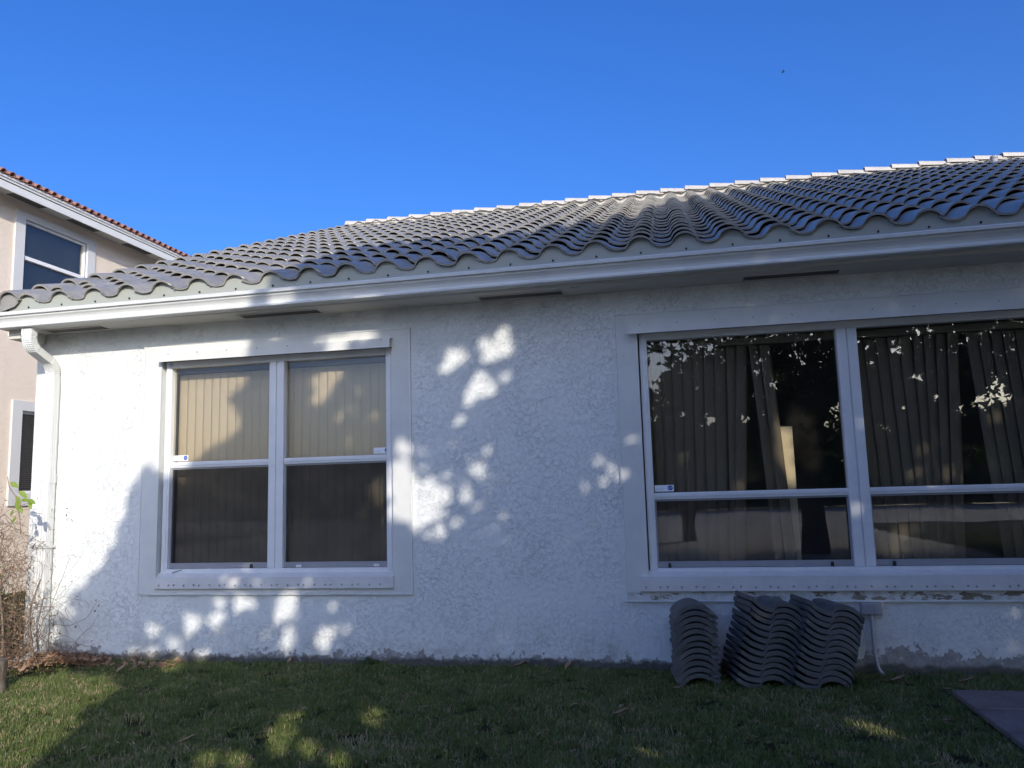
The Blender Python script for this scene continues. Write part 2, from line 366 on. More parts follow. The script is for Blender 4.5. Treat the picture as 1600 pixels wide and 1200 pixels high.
for j, y in enumerate(ys):
    for i in range(3):
        x = 1.60 + 0.6 * i - (0.0 if j % 2 == 0 else 0.0)
        link_mesh('paver', pv_me, path, Matrix.Translation((x, y - 0.45, 0.006 + random.uniform(-.003, .003))) @ Matrix.Rotation(random.uniform(-.004, .004), 4, 'Z'))

# ------------------------------------------------------------------ the white house
HX0, HX1 = -5.67, 8.0
house = empty('white_house', (HX0, 0, 0), 'white stucco bungalow with grey barrel tile roof and two wide windows', 'house')
def g(x): return 0.005 * (x + 1.2)
SOF = 2.876
# openings
LW = dict(x0=-4.385, x1=-2.245, z0=0.69, z1=2.56)
RW = dict(x0=-0.242, x1=2.86, z0=0.69, z1=2.54)
TH = 0.20
b = MB()
xs = [HX0, LW['x0'], LW['x1'], RW['x0'], RW['x1'], HX1]
zs_all = -0.3, 3.0
def wallpiece(x0, x1, z0, z1): b.quad((x0, 0, z0), (x1, 0, z0), (x1, 0, z1), (x0, 0, z1))
for x0, x1, o in ((xs[0], xs[1], None), (xs[1], xs[2], LW), (xs[2], xs[3], None), (xs[3], xs[4], RW), (xs[4], xs[5], None)):
    if o is None: wallpiece(x0, x1, -0.3, 3.0)
    else:
        wallpiece(x0, x1, -0.3, o['z0']); wallpiece(x0, x1, o['z1'], 3.0)
        a = o
        b.quad((x0, 0, a['z0']), (x0, 0, a['z1']), (x0, TH, a['z1']), (x0, TH, a['z0']))
        b.quad((x1, 0, a['z0']), (x1, TH, a['z0']), (x1, TH, a['z1']), (x1, 0, a['z1']))
        b.quad((x0, 0, a['z1']), (x1, 0, a['z1']), (x1, TH, a['z1']), (x0, TH, a['z1']))
        b.quad((x0, 0, a['z0']), (x0, TH, a['z0']), (x1, TH, a['z0']), (x1, 0, a['z0']))
# side and back walls, gable
RY, DEP = 7.3, 14.6
SL = 0.41
def roof_z(y): return 3.102 + SL * (y + 0.35)
b.quad((HX0, 0, -0.3), (HX0, 0, 3.0), (HX0, DEP, 3.0), (HX0, DEP, -0.3))
b.quad((HX1, 0, -0.3), (HX1, DEP, -0.3), (HX1, DEP, 3.0), (HX1, 0, 3.0))
b.quad((HX0, DEP, -0.3), (HX0, DEP, 3.0), (HX1, DEP, 3.0), (HX1, DEP, -0.3))
for X in (HX0, HX1):
    b.add([(X, 0, 3.0), (X, DEP, 3.0), (X, RY, roof_z(RY) - 0.10)], [(0, 1, 2)])
b.build('wall', M['wall'], house, fixn=False)
# interior room
b = MB()
b.quad((HX0 + .1, 4, 0.05), (HX1 - .1, 4, 0.05), (HX1 - .1, 4, 2.8), (HX0 + .1, 4, 2.8))
b.quad((HX0 + .1, TH, 2.8), (HX1 - .1, TH, 2.8), (HX1 - .1, 4, 2.8), (HX0 + .1, 4, 2.8))
b.quad((HX0 + .1, TH, 0), (HX0 + .1, 4, 0), (HX0 + .1, 4, 2.8), (HX0 + .1, TH, 2.8))
b.quad((HX1 - .1, TH, 0), (HX1 - .1, 4, 0), (HX1 - .1, 4, 2.8), (HX1 - .1, TH, 2.8))
b.box(-1.45, -1.35, TH + .002, 4, 0.05, 2.8)
for (x0, x1, z0, z1) in ((HX0+.1, LW['x0']-.002, 0.05, 2.8), (LW['x1']+.002, RW['x0']-.002, 0.05, 2.8), (RW['x1']+.002, HX1-.1, 0.05, 2.8),
                         (LW['x0'], LW['x1'], 0.05, .68), (RW['x0'], RW['x1'], 0.05, .68), (LW['x0'], LW['x1'], 2.57, 2.8), (RW['x0'], RW['x1'], 2.57, 2.8)):
    b.quad((x0, TH + .002, z0), (x1, TH + .002, z0), (x1, TH + .002, z1), (x0, TH + .002, z1))
b.build('room_lining', M['room'], house, fixn=False)
b = MB(); b.quad((HX0 + .1, TH, 0.05), (HX1 - .1, TH, 0.05), (HX1 - .1, 4, 0.05), (HX0 + .1, 4, 0.05)); b.build('room_floor', M['roomfl'], house)

# soffit, fascia, vents
b = MB(); b.prism([(-0.30, SOF), (0.02, SOF), (0.02, SOF + .02), (-0.30, SOF + .02)], HX0 - 0.10, HX1 + .1)
b.build('soffit', M['soffit'], house)
b = MB(); b.prism([(-0.322, SOF + 0.004), (-0.302, SOF + 0.004), (-0.302, 3.085), (-0.322, 3.085)], HX0 - 0.10, HX1 + .1)
b.build('fascia', M['soffit'], house)
b = MB(); b.box(HX0 - 0.03, HX0 + 0.09, -0.301, -0.01, SOF - 0.085, SOF - .002); b.build('cornice_end', M['soffit'], house)
for x0, x1 in ((-5.44, -4.88), (-3.54, -2.85), (-1.46, -0.80), (0.58, 1.25), (2.62, 3.28), (4.6, 5.26)):
    b = MB(); b.box(x0, x1, -0.20, -0.085, SOF - 0.006, SOF + 0.001)
    v = b.build('soffit_vent', M['vent'], house)
    f = MB(); f.box(x0 - .012, x1 + .012, -0.212, -0.2005, SOF - 0.008, SOF - .0005); f.box(x0 - .012, x1 + .012, -0.0845, -0.073, SOF - 0.008, SOF - .0005)
    f.build('vent_frame', M['soffit'], v)
b = MB(); b.box(-0.72, -0.655, -0.27, -0.255, SOF - .004, SOF); b.build('wasp_nest_stub', M['rust'], house)

# gutter (K style), follows g(x)
GX0, GX1 = -5.715, HX1
prof = [(-0.325, 3.018), (-0.325, 2.888), (-0.388, 2.888), (-0.408, 2.884), (-0.419, 2.890), (-0.421, 2.902), (-0.414, 2.911), (-0.397, 2.914), (-0.394, 2.926), (-0.400, 2.945), (-0.412, 2.963), (-0.424, 2.974), (-0.427, 2.990),
        (-0.446, 2.993), (-0.449, 3.016), (-0.440, 3.024), (-0.430, 3.020), (-0.431, 3.002), (-0.421, 2.990), (-0.418, 2.974), (-0.396, 2.948), (-0.391, 2.920), (-0.390, 2.896), (-0.332, 2.896), (-0.332, 3.018)]
b = MB(); NS = 12; n = len(prof); vs = []
for i in range(NS + 1):
    x = GX0 + (GX1 - GX0) * i / NS
    vs += [(x, y, z + g(x)) for y, z in prof]
fs = [(i*n+k, i*n+(k+1)%n, (i+1)*n+(k+1)%n, (i+1)*n+k) for i in range(NS) for k in range(n)]
b.add(vs, fs)
gut = b.build('gutter', M['gutter'], house)
b = MB(); b.add([(GX0, y, z + g(GX0)) for y, z in prof[:16]] , [tuple(range(16))]); 
b.prism([(y, z + g(GX0)) for y, z in prof[:16]], GX0 - 0.004, GX0 + 0.001); b.build('end_cap', M['gutter'], gut)
for sx_ in (-0.55, 4.3):
    b = MB(); b.prism([(y - (.0015 if y < -.38 else 0), z + g(sx_)) for y, z in prof[:16]], sx_ - .025, sx_ + .025); b.build('seam_sleeve', M['gutter'], gut)
for k in range(14):
    x = -5.3 + k * 0.95
    b = MB(); b.box(x, x + .025, -0.43, -0.33, 3.002 + g(x), 3.005 + g(x)); b.build('gutter_hanger', M['gutter'], gut)

# downspout
dsx = -5.445
def rectpath(b, pts, wx, wd, rings=None):
    """box-section pipe along pts (y,z); wx width along x, wd depth"""
    P = [Vector((0, p[0], p[1])) for p in pts]; vs = []; ribs = []
    sec = []
    nr = 9
    for i in range(nr):                      # fluted front
        t = -1 + 2 * i / (nr - 1)
        sec.append((t * wx / 2 * 0.96, -wd / 2 + (0.0045 if i % 2 else 0.0)))
    sec.append((wx/2, -wd/2 + .008))
    for i in range(6):
        t = i / 5; sec.append((wx / 2 - (0.002 if i % 2 else 0), -wd/2 + .012 + t * (wd - .024)))
    sec += [(wx/2 - .006, wd/2), (-wx/2 + .006, wd/2), (-wx/2, wd/2 - .006), (-wx/2, -wd/2 + .008)]
    n = len(sec)
    for i, p in enumerate(P):
        t = (P[min(i+1, len(P)-1)] - P[max(i-1, 0)]).normalized()
        nrm = Vector((0, t.z, -t.y))            # towards +y when going down? keep outward front = -nrm
        if nrm.y < 0: nrm = -nrm
        k = rings[i] if rings else 1.0
        for sx, sy in sec:
            vs.append(Vector((dsx + sx * k, 0, 0)) + p + nrm * sy * k)
    fs = [(i*n+k, i*n+(k+1)%n, (i+1)*n+(k+1)%n, (i+1)*n+k) for i in range(len(P)-1) for k in range(n)]
    b.add(vs, fs)
    b.add(vs[:n], [tuple(range(n))]); b.add(vs[-n:], [tuple(range(n))])
b = MB(); rectpath(b, [(-0.062, z) for z in (2.47, 2.0, 1.5, 1.0, 0.5, 0.05)], 0.108, 0.080)
ds = b.build('downspout', M['gutter'], house)
pts = []; rg = []
path_yz = []
def arc(cy, cz, r, a0, a1, n):
    return [(cy + r * math.cos(R(a0 + (a1 - a0) * i / n)), cz + r * math.sin(R(a0 + (a1 - a0) * i / n))) for i in range(n + 1)]
A = arc(-0.345 + 0.12, 2.785, 0.12, 180, 238, 16)          # curves back towards the wall
Bp = arc(-0.062 - 0.13, 2.50, 0.13, 58, 0, 16)
pp = [(-0.345, 2.886), (-0.345, 2.80)] + A + Bp + [(-0.062, 2.44)]
# crimps only where it bends
rg = [1.0, 1.0] + [1.0 if i % 2 else 0.90 for i in range(17)] + [1.0 if i % 2 else 0.90 for i in range(17)] + [1.0]
b = MB(); rectpath(b, pp, 0.104, 0.078, rg); b.build('elbow', M['gutter'], ds)
b = MB(); b.box(dsx - .062, dsx + .062, -0.108, 0.0, 0.96, 0.985); b.build('strap', M['gutter'], ds)
b = MB(); rectpath(b, [(-0.062, 1.60), (-0.062, 1.52)], 0.116, 0.088); b.build('pipe_joint', M['gutter'], ds)
b = MB(); rectpath(b, [(-0.07, 0.09), (-0.11, 0.05), (-0.22, 0.035), (-0.32, 0.03)], 0.112, 0.08); b.build('outlet_shoe', M['gutter'], ds)

# window trim bands (flush raised stucco), canopy channel, sill
def band(name, o, X0, X1, Z0, Z1, m, y=-0.016):
    b = MB()
    b.box(X0, o['x0'] + .004, y, 0.004, Z0, Z1); b.box(o['x1'] - .004, X1, y, 0.004, Z0, Z1)
    b.box(o['x0'] + .004, o['x1'] - .004, y, 0.004, Z0, o['z0'] + .004); b.box(o['x0'] + .004, o['x1'] - .004, y, 0.004, o['z1'] - .004, Z1)
    b.build(name, m, house, bevel=0)
    e = MB(); w = 0.012      # raised bead round the outside
    e.box(X0 - w, X0 - .0005, y - .006, 0.002, Z0 - w, Z1 + w); e.box(X1 + .0005, X1 + w, y - .006, 0.002, Z0 - w, Z1 + w)
    e.box(X0, X1, y - .006, 0.002, Z1 + .0005, Z1 + w); e.box(X0, X1, y - .006, 0.002, Z0 - w, Z0 - .0005)
    e.build('trim_bead', M['wall'], house)
band('window_surround', LW, -4.54, -2.10, 0.562, 2.695, M['trim'])
band('window_surround', RW, -0.403, 3.05, 0.507, 2.683, M['trim'])
def canopy(x0, x1, zt, zb):
    b = MB(); b.prism([(-0.0165, zt), (-0.085, zt - .012), (-0.085, zb), (-0.078, zb), (-0.078, zt - .022), (-0.0165, zt - .012)], x0, x1)
    c = b.build('shutter_header', M['trim'], house)
    s = MB()
    for k in range(int((x1 - x0) / 0.28) + 1):
        x = x0 + 0.1 + k * 0.28
        if x < x1 - .03: s.tube([(x, -0.0855, zt - .022), (x, -0.0885, zt - .022)], 0.006, 6)
    s.build('screw', M['rust'], c)['kind'] = 'stuff'
    return c
canopy(-4.372, -2.243, 2.628, 2.540)
canopy(-0.310, 2.93, 2.606, 2.518)
def sill(x0, x1, zt, zb, studs):
    b = MB(); b.prism([(0.045, zt + .035), (-0.024, zt), (-0.040, zt - .006), (-0.042, zb + .006), (-0.038, zb), (-0.0165, zb), (-0.0165, zt - .012), (0.045, zt - .01)], x0, x1)
    c = b.build('sill', M['sill'], house)
    for k in range(studs):
        x = x0 + 0.045 + (x1 - x0 - .09) * (k + 0.22 * math.sin(k * 2.1)) / studs
        s = MB(); zc = zb + 0.034 + 0.003 * math.sin(k * 3.3)
        s.tube([(x, -0.0415, zc), (x, -0.047, zc), (x, -0.051, zc)], [0.008, 0.0075, 0.003], 8); s.build('stud', M['rust'], c)
sill(-4.375, -2.243, 0.700, 0.600, 26)
sill(-0.305, 2.93, 0.685, 0.570, 36)

# window units
def window(x0, x1, mulls, z0, z1, rail, stickers):
    """mulls: (a,b) inner glass edges of the centre post; frame x0..x1 outer"""
    w = empty('window', (x0, 0.05, z0)); par(w, house, Matrix.Translation((x0, 0.05, z0)))
    FW = 0.058
    f = MB()
    f.box(x0, x0 + FW, 0.030, 0.105, z0, z1); f.box(x1 - FW, x1, 0.030, 0.105, z0, z1)
    f.box(x0 + FW, x1 - FW, 0.032, 0.104, z1 - 0.055, z1); f.box(x0 + FW, x1 - FW, 0.028, 0.106, z0, z0 + 0.045)
    f.box(x0 + .012, x0 + FW - .014, 0.022, 0.0302, z0 + .03, z1 - .01); f.box(x1 - FW + .014, x1 - .012, 0.022, 0.0302, z0 + .03, z1 - .01)
    f.build('window_frame', M['alu'], w, bevel=0.0025)
    a, c = mulls
    f = MB(); mid = (a + c) / 2
    f.box(a, mid - .004, 0.026, 0.107, z0 + .0455, z1 - .0555); f.box(mid + .004, c, 0.026, 0.107, z0 + .0455, z1 - .0555)
    f.box(mid - .0038, mid + .0038, 0.034, 0.10, z0 + .0455, z1 - .0555)
    f.build('centre_post', M['alu'], w, bevel=0.003)
    out = []
    for (l, r) in ((x0 + FW, a), (c, x1 - FW)):
        f = MB(); f.box(l + .0005, r - .0005, 0.046, 0.098, rail - 0.026, rail + 0.024); f.box(l + .0005, r - .0005, 0.040, 0.0458, rail - 0.008, rail + 0.020)
        f.build('meeting_rail', M['alu'], w, bevel=0.002)
        f = MB(); f.box(l + .0005, r - .0005, 0.078, 0.083, rail + .0245, z1 - .0555); f.build('glass_pane', M['glass'], w)
        f = MB(); f.box(l + .0005, r - .0005, 0.084, 0.089, z0 + .0455, rail - .0265); f.build('glass_pane', M['glass'], w)
        f = MB(); f.quad((l + .012, 0.066, z0 + .09), (r - .012, 0.066, z0 + .09), (r - .012, 0.066, rail - .036), (l + .012, 0.066, rail - .036)); f.build('insect_screen', M['screen_thin'] if x0 > -1 else M['screen'], w)
        f = MB(); s = .013
        f.box(l + .001, l + s, 0.058, 0.070, z0 + .046, rail - .027); f.box(r - s, r - .001, 0.058, 0.070, z0 + .046, rail - .027)
        f.box(l + s, r - s, 0.058, 0.070, rail - .040, rail - .027); f.box(l + s, r - s, 0.058, 0.070, z0 + .050, z0 + .092)
        f.build('screen_frame', M['box'], w)
        out.append((l, r))
    return w, out
wl, panL = window(-4.365, -2.262, (-3.372, -3.236), 0.715, 2.555, 1.645, 0)
wr, panR = window(-0.228, 2.845, (1.228, 1.372), 0.690, 2.535, 1.272, 0)
for w, pan, xs_ in ((wl, panL, (-3.53,)), (wr, panR, (-0.08, 1.08, 1.50, 2.6))):
    for x in xs_:
        z0 = 0.76 if w is wl else 0.735
        b = MB(); b.prism([(x - .012, z0), (x + .012, z0), (x + .009, z0 + .035), (x - .009, z0 + .035)], 0.046, 0.058, axis='y'); b.build('screen_tab', M['rubber'], w)
for x in (-3.10, -2.42):
    b = MB(); b.box(x - .022, x + .022, 0.048, 0.058, 0.765, 0.785); b.build('sash_lift', M['alu'], wl)
b = MB(); b.tube([(-4.27, 0.03, 0.715), (-4.23, 0.02, 0.735), (-4.16, 0.03, 0.752)], 0.003, 5); b.build('loose_seal', M['rubber'], wl)
def sticker(w, x0, z0, wd=0.142, ht=0.049):
    s = MB(); s.box(x0, x0 + wd, 0.0755, 0.0765, z0, z0 + ht); st = s.build('sticker', M['sticker'], w)
    cx, cz, r = x0 + wd * 0.82, z0 + ht * 0.52, ht * 0.41
    s = MB(); s.prism([(cx + r * math.cos(R(22.5 + 45 * k)), cz + r * math.sin(R(22.5 + 45 * k))) for k in range(8)], 0.0750, 0.07545, axis='y')
    s.build('octagon_badge', M['blue'], st)
    for body, size, tx, tz, m_ in (('ADT', 0.0135, cx - .0135, cz - .005, M['sticker']), ('MONITORED BY', 0.0085, x0 + .008, z0 + .016, M['bluetext']), ('security services', 0.0065, x0 + .008, z0 + .007, M['bluetext'])):
        cu = bpy.data.curves.new('lettering', 'FONT'); cu.body = body; cu.size = size; cu.extrude = 0.0
        tmp = bpy.data.objects.new('lettering', cu); COL.objects.link(tmp)
        dg = bpy.context.evaluated_depsgraph_get(); me = bpy.data.meshes.new_from_object(tmp.evaluated_get(dg)); bpy.data.objects.remove(tmp)
        me.materials.clear(); me.materials.append(m_)
        o = bpy.data.objects.new('lettering', me); COL.objects.link(o)
        par(o, st, Matrix.Translation((tx, 0.0746, tz)) @ Matrix.Rotation(R(90), 4, 'X'))
sticker(wl, -4.302, 1.680); sticker(wl, -2.448, 1.680); sticker(wr, -0.163, 1.306)

# blinds: every vane a part of the blind
def vane_mesh(h, w, m, curve=0.010):
    b = MB(); n = 5; vs = []
    for z in (-h, 0):
        for i in range(n): 
            t = -1 + 2 * i / (n - 1); vs.append((t * w / 2, -curve * (1 - t * t), z))
    for z in (-h, 0):
        for i in range(n):
            t = -1 + 2 * i / (n - 1); vs.append((t * w / 2, -curve * (1 - t * t) + .0012, z))
    fs = [(i, i+1, n+i+1, n+i) for i in range(n-1)] + [(2*n+i, 3*n+i, 3*n+i+1, 2*n+i+1) for i in range(n-1)]
    fs += [(0, n, 3*n, 2*n), (n-1, 3*n-1, 4*n-1, 2*n-1)]
    b.add(vs, fs, True); return b.mesh('vane', m)
def blind(vanes, me, ztop, y, x0, x1, railh=0.06):
    e = empty('vertical_blind', (x0, y, ztop)); par(e, house, Matrix.Translation((x0, y, ztop)))
    b = MB(); b.box(x0, x1, y - .04, y + .03, ztop + .008, ztop + railh); b.build('head_rail', M['blindrail'], e)
    for x, yaw, roll in vanes:
        link_mesh('vane', me, e, Matrix.Translation((x, y, ztop)) @ Matrix.Rotation(R(roll), 4, 'Y') @ Matrix.Rotation(R(yaw), 4, 'Z'))
vmL = vane_mesh(1.80, 0.092, M['blind'], 0.004); vmR = vane_mesh(1.80, 0.092, M['blind2'], 0.005)
rv = random.Random(3)
blind([(-4.30 + 0.079 * k, rv.uniform(1, 5), rv.uniform(-.15, .15)) for k in range(26)], vmL, 2.46, 0.205, -4.36, -2.26)
vr = [(-0.19 + 0.084 * k, 13 + rv.uniform(-3, 3), 0.0 + min(k, 7) * 0.35) for k in range(8)]
vr += [(0.485, 26, 2.2), (0.565, 22, 4.0), (0.655, 28, -3.2), (0.735, 24, -3.0)]
blind(vr, vmR, 2.42, 0.23, -0.2, 1.26)
vr = [(1.42 + 0.084 * k, 13 + rv.uniform(-3, 3), -2.2 + 0.2 * k) for k in range(5)] + [(1.85, 22, 0.2), (1.93, 20, 1.6), (2.01, 24, 2.8), (2.09, 22, 3.4)]
vr += [(2.22 + 0.084 * k, 13 + rv.uniform(-3, 3), -3.6 + 0.25 * k) for k in range(8)]
blind(vr, vmR, 2.42, 0.23, 1.36, 2.84)
b = MB(); b.box(0.765, 0.905, 0.30, 0.32, 0.72, 1.78)  # pale panel for a sunlit blind slat, its brightness put into the colour
b.build('sunlit_slat', M['lit'], house)

# junction box and conduit on the wall
jb = MB(); jb.box(1.232, 1.372, -0.045, -0.001, 0.408, 0.492); jo = jb.build('junction_box', M['box'], house, bevel=0.003)
b = MB(); b.box(1.238, 1.315, -0.051, -0.0455, 0.414, 0.486); b.box(1.317, 1.366, -0.051, -0.0455, 0.414, 0.486); b.build('cover_plate', M['box'], jo, bevel=0.0015)
b = MB(); b.tube([(1.298, -0.026, 0.409), (1.300, -0.026, 0.2), (1.306, -0.026, 0.10), (1.318, -0.03, 0.035), (1.345, -0.05, 0.0)], 0.0125, 10); b.build('conduit', M['conduit'], jo)
for z in (0.385, 0.17):
    b = MB(); b.tube([(1.299, -0.026, z), (1.300, -0.026, z - .03)], 0.017, 10); b.build('coupling', M['conduit'], jo)

# ------------------------------------------------------------------ roof tiles
T = 0.332; XC0 = -1.163
PROF = [(-.265,.034),(-.240,.022),(-.212,.010),(-.185,.002),(-.155,0),(-.125,.003),(-.104,.013),(-.092,.034),(-.076,.058),(-.050,.076),(-.016,.085),(.018,.082),(.050,.068),(.078,.045),(.098,.022),(.112,.005)]
def s_tile(L=0.43, th=0.017, prof=PROF, rear=0.87):
    b = MB(); n = len(prof); back = [(x * .985, z * rear) for x, z in prof]
    top = [(x, z + th) for x, z in prof]
    # outer surface smooth; the ends their own flat faces
    vs = [(x, 0, z) for x, z in top] + [(x, L, z + th) for x, z in back]; b.add(vs, [(i, i+1, n+i+1, n+i) for i in range(n-1)], True)
    vs = [(x, 0, z) for x, z in prof] + [(x, L, z) for x, z in back]; b.add(vs, [(i, n+i, n+i+1, i+1) for i in range(n-1)], True)
    for y, fl in ((0, 1), (L, 0)):
        pr_ = back if y else prof; vs = [(x, y, z) for x, z in pr_] + [(x, y, z + th) for x, z in pr_]
        b.add(vs, [(i, i+1, n+i+1, n+i) if fl else (i, n+i, n+i+1, i+1) for i in range(n-1)])
    for i in (0, n-1):
        x, z = prof[i]; x2, z2 = back[i]; q = [(x, 0, z), (x2, L, z2), (x2, L, z2 + th), (x, 0, z + th)]
        b.add(q, [(0, 1, 2, 3) if i else (3, 2, 1, 0)])
    return b
def vary(me, seed, amp):
    q = random.Random(seed); m2 = me.copy(); ch = (q.choice((-.26, .10)), .0)
    for v in m2.vertices:
        n_ = noise.noise_vector(Vector((v.co.x * 9 + seed * 7, v.co.y * 9, v.co.z * 9)))
        v.co += n_ * amp
        if abs(v.co.x - ch[0]) < .035 and v.co.y < .02: v.co.y += q.uniform(.0, .014)
    return m2
roof = empty('roof', (HX0, -0.35, 3.1)); par(roof, house, Matrix.Translation((HX0, -0.35, 3.1)))
DY = 0.3515; NC = 22
pitch = math.atan(SL) - 0.080
tile_b = s_tile(); tile_me = tile_b.mesh('roof_tile', M['tile']); tile_vs = [vary(tile_me, k, .004) for k in range(6)]
rt = random.Random(11)
slots = []
for k in range(NC):
    y = -0.35 + DY * k
    for c in range(-13, 28):
        x = XC0 + T * c
        if x > HX1 + .1: continue
        z = roof_z(y) + g(x) + rt.uniform(-.002, .002)
        Mx = Matrix.Translation((x + rt.uniform(-.004, .004), y + rt.uniform(-.007, .007) - (.02 if rt.random() < .03 and k else 0), z)) @ Matrix.Rotation(pitch + rt.uniform(-.006, .006), 4, 'X') @ Matrix.Rotation(rt.uniform(-.006, .006), 4, 'Z')
        P = Vector((x, y, z)) - CAM; zc = P.dot(CF); px = 800 + 1245 * P.dot(CX) / zc
        vis = px < 1640
        slots.append(((0 if vis else 1000) + P.length, Mx))
slots.sort(key=lambda a: a[0])
for d, Mx in slots[:300]: link_mesh('roof_tile', rt.choice(tile_vs), roof, Mx)
b = MB(); vt = [Vector(v) for v in tile_b.v]
for d, Mx in slots[300:]:
    n0 = len(b.v); b.v += [tuple(Mx @ v) for v in vt]; b.f += [tuple(i + n0 for i in q) for q in tile_b.f]; b.sm += tile_b.sm
b.build('distant_roof_tiles', M['tile'], roof, fixn=False)['kind'] = 'stuff'
# deck below, back slope
b = MB(); ov = 0.04
b.quad((HX0 - .02, -0.30, roof_z(-0.30) - .035), (HX1, -0.30, roof_z(-0.30) - .035), (HX1, RY, roof_z(RY) - .035), (HX0 - .02, RY, roof_z(RY) - .035))
b.quad((HX0 - .02, RY, roof_z(RY) - .035), (HX1, RY, roof_z(RY) - .035), (HX1, DEP + .3, roof_z(-.3) - .035), (HX0 - .02, DEP + .3, roof_z(-.3) - .035))
b.build('roof_deck', M['dark'], roof)
# back slope: corrugated courses in one piece (never seen from the front)
b = MB()
for k in range(22):
    y = DEP + .35 - DY * k; z = roof_z(-0.35) + SL * DY * k
    nx = 120; vs = []
    for yy, zz in ((y, z + .02), (y - .40, z + .135)):
        for i in range(nx + 1):
            x = HX0 - .05 + (HX1 - HX0 + .1) * i / nx; vs.append((x, yy, zz + .035 * (1 + math.cos(2 * math.pi * (x - XC0) / T))))
    b.add(vs, [(i, i+1, nx+2+i, nx+1+i) for i in range(nx)], True)
b.build('back_slope_tiles', M['tile'], roof)['kind'] = 'stuff'
# bird stop metal under the eave crests, with its bolts
b = MB(); x = XC0 - 13.6 * T; vs = []
xx = []
while x < HX1: xx.append(x); x += 0.02
def crest(x): 
    t = ((x - XC0 + T / 2) % T) - T / 2; t = t if t < .112 else t - T
    for (a, ha), (c, hc) in zip(PROF, PROF[1:]):
        if a <= t <= c: return ha + (hc - ha) * (t - a) / (c - a)
    return 0
n = len(xx)
vs = [(x, -0.333, 3.01 + g(x)) for x in xx] + [(x, -0.333, 3.105 + crest(x) + g(x)) for x in xx]
vs += [(x, -0.328, 3.01 + g(x)) for x in xx] + [(x, -0.328, 3.105 + crest(x) + g(x)) for x in xx]
b.add(vs, [(i, i+1, n+i+1, n+i) for i in range(n-1)] + [(2*n+i, 3*n+i, 3*n+i+1, 2*n+i+1) for i in range(n-1)])
bs = b.build('bird_stop', M['bird'], roof)
for c in range(-13, 27):
    x = XC0 + T * c; b = MB(); b.tube([(x, -0.3335, 3.076 + g(x)), (x, -0.339, 3.076 + g(x))], 0.0085, 8); b.build('bolt', M['rubber'], bs)
# drip edge
b = MB(); b.prism([(-0.326, 3.02), (-0.300, 3.02), (-0.300, 3.07), (-0.326, 3.07)], HX0 - .08, HX1 + .1); b.build('drip_edge', M['dark'], roof)
# barrel caps
def barrel(L=0.43, r0=0.112, r1=0.098, th=0.017, n=12, skirt=0.0, arc_=(8, 172)):
    b = MB(); o0 = []; o1 = []; i0 = []; i1 = []
    for i in range(n + 1):
        a = R(arc_[0] + (arc_[1] - arc_[0]) * i / n)
        o0.append((r0 * math.cos(a), 0, r0 * math.sin(a))); o1.append((r1 * math.cos(a), L, r1 * math.sin(a)))
        i0.append(((r0 - th) * math.cos(a), 0, (r0 - th) * math.sin(a))); i1.append(((r1 - th) * math.cos(a), L, (r1 - th) * math.sin(a)))
    m_ = n + 1
    if skirt:                                # straight skirt down the outer (left) side
        for l in (o0, o1, i0, i1): l.append((l[-1][0], l[-1][1], -skirt))
        m_ += 1
    b.add(o0 + o1, [(i, m_+i, m_+i+1, i+1) for i in range(m_-1)], True); b.add(i0 + i1, [(i, i+1, m_+i+1, m_+i) for i in range(m_-1)], True)
    b.add(o0 + i0, [(i, i+1, m_+i+1, m_+i) for i in range(m_-1)]); b.add(o1 + i1, [(i, m_+i, m_+i+1, i+1) for i in range(m_-1)])
    for e in (0, m_-1): b.add([o0[e], o1[e], i1[e], i0[e]], [(0, 1, 2, 3)])
    return b
cap_b = barrel(0.46, 0.118, 0.104); cap_me = cap_b.mesh('ridge_tile', M['cap'])
k = 0; x = HX0 - 0.10
RIDZ = roof_z(RY) + 0.07
while x < HX1:
    Mx = Matrix.Translation((x, RY, RIDZ + g(x) + rt.uniform(-.003, .003))) @ Matrix.Rotation(R(-90 + rt.uniform(-.5, .5)), 4, 'Z') @ Matrix.Rotation(-0.075, 4, 'X')
    link_mesh('ridge_tile', cap_me, roof, Mx); x += 0.412
# mortar bed below the caps
b = MB(); b.prism([(RY - .10, RIDZ - .10), (RY + .10, RIDZ - .10), (RY + .08, RIDZ + .03), (RY - .08, RIDZ + .03)], HX0, HX1); b.build('ridge_mortar', M['cap'], roof)
rk = barrel(0.43, 0.108, 0.094, 0.017, 12, 0.10).mesh('rake_tile', M['tile'])
for k in range(22):
    y = -0.37 + DY * k; z = roof_z(y) + g(-5.66) + 0.03
    link_mesh('rake_tile', rk, roof, Matrix.Translation((-5.655, y, z)) @ Matrix.Rotation(pitch, 4, 'X'))
b = MB(); b.add([(-5.655 + .090 * math.cos(R(a)), -0.362, roof_z(-.37) + .005 + .090 * math.sin(R(a))) for a in range(0, 181, 15)] + [(-5.745, -0.362, roof_z(-.37) - .07), (-5.60, -0.362, roof_z(-.37) - .03)], [tuple(range(15))])
b.add([(-5.655 + .090 * math.cos(R(a)), -0.350, roof_z(-.37) + .005 + .090 * math.sin(R(a))) for a in range(0, 181, 15)] + [(-5.745, -0.350, roof_z(-.37) - .07), (-5.60, -0.350, roof_z(-.37) - .03)], [tuple(range(15))])
b.build('rake_end_cap', M['tile'], roof, fixn=False)
b = MB(); b.add([], []); 
vs = []
b.quad((-5.735, -0.33, roof_z(-.33) - .16), (-5.735, RY, roof_z(RY) - .16), (-5.735, RY, roof_z(RY) + .02), (-5.735, -0.33, roof_z(-.33) + .02))
b.quad((-5.725, -0.33, roof_z(-.33) - .16), (-5.725, RY, roof_z(RY) - .16), (-5.725, RY, roof_z(RY) + .02), (-5.725, -0.33, roof_z(-.33) + .02))
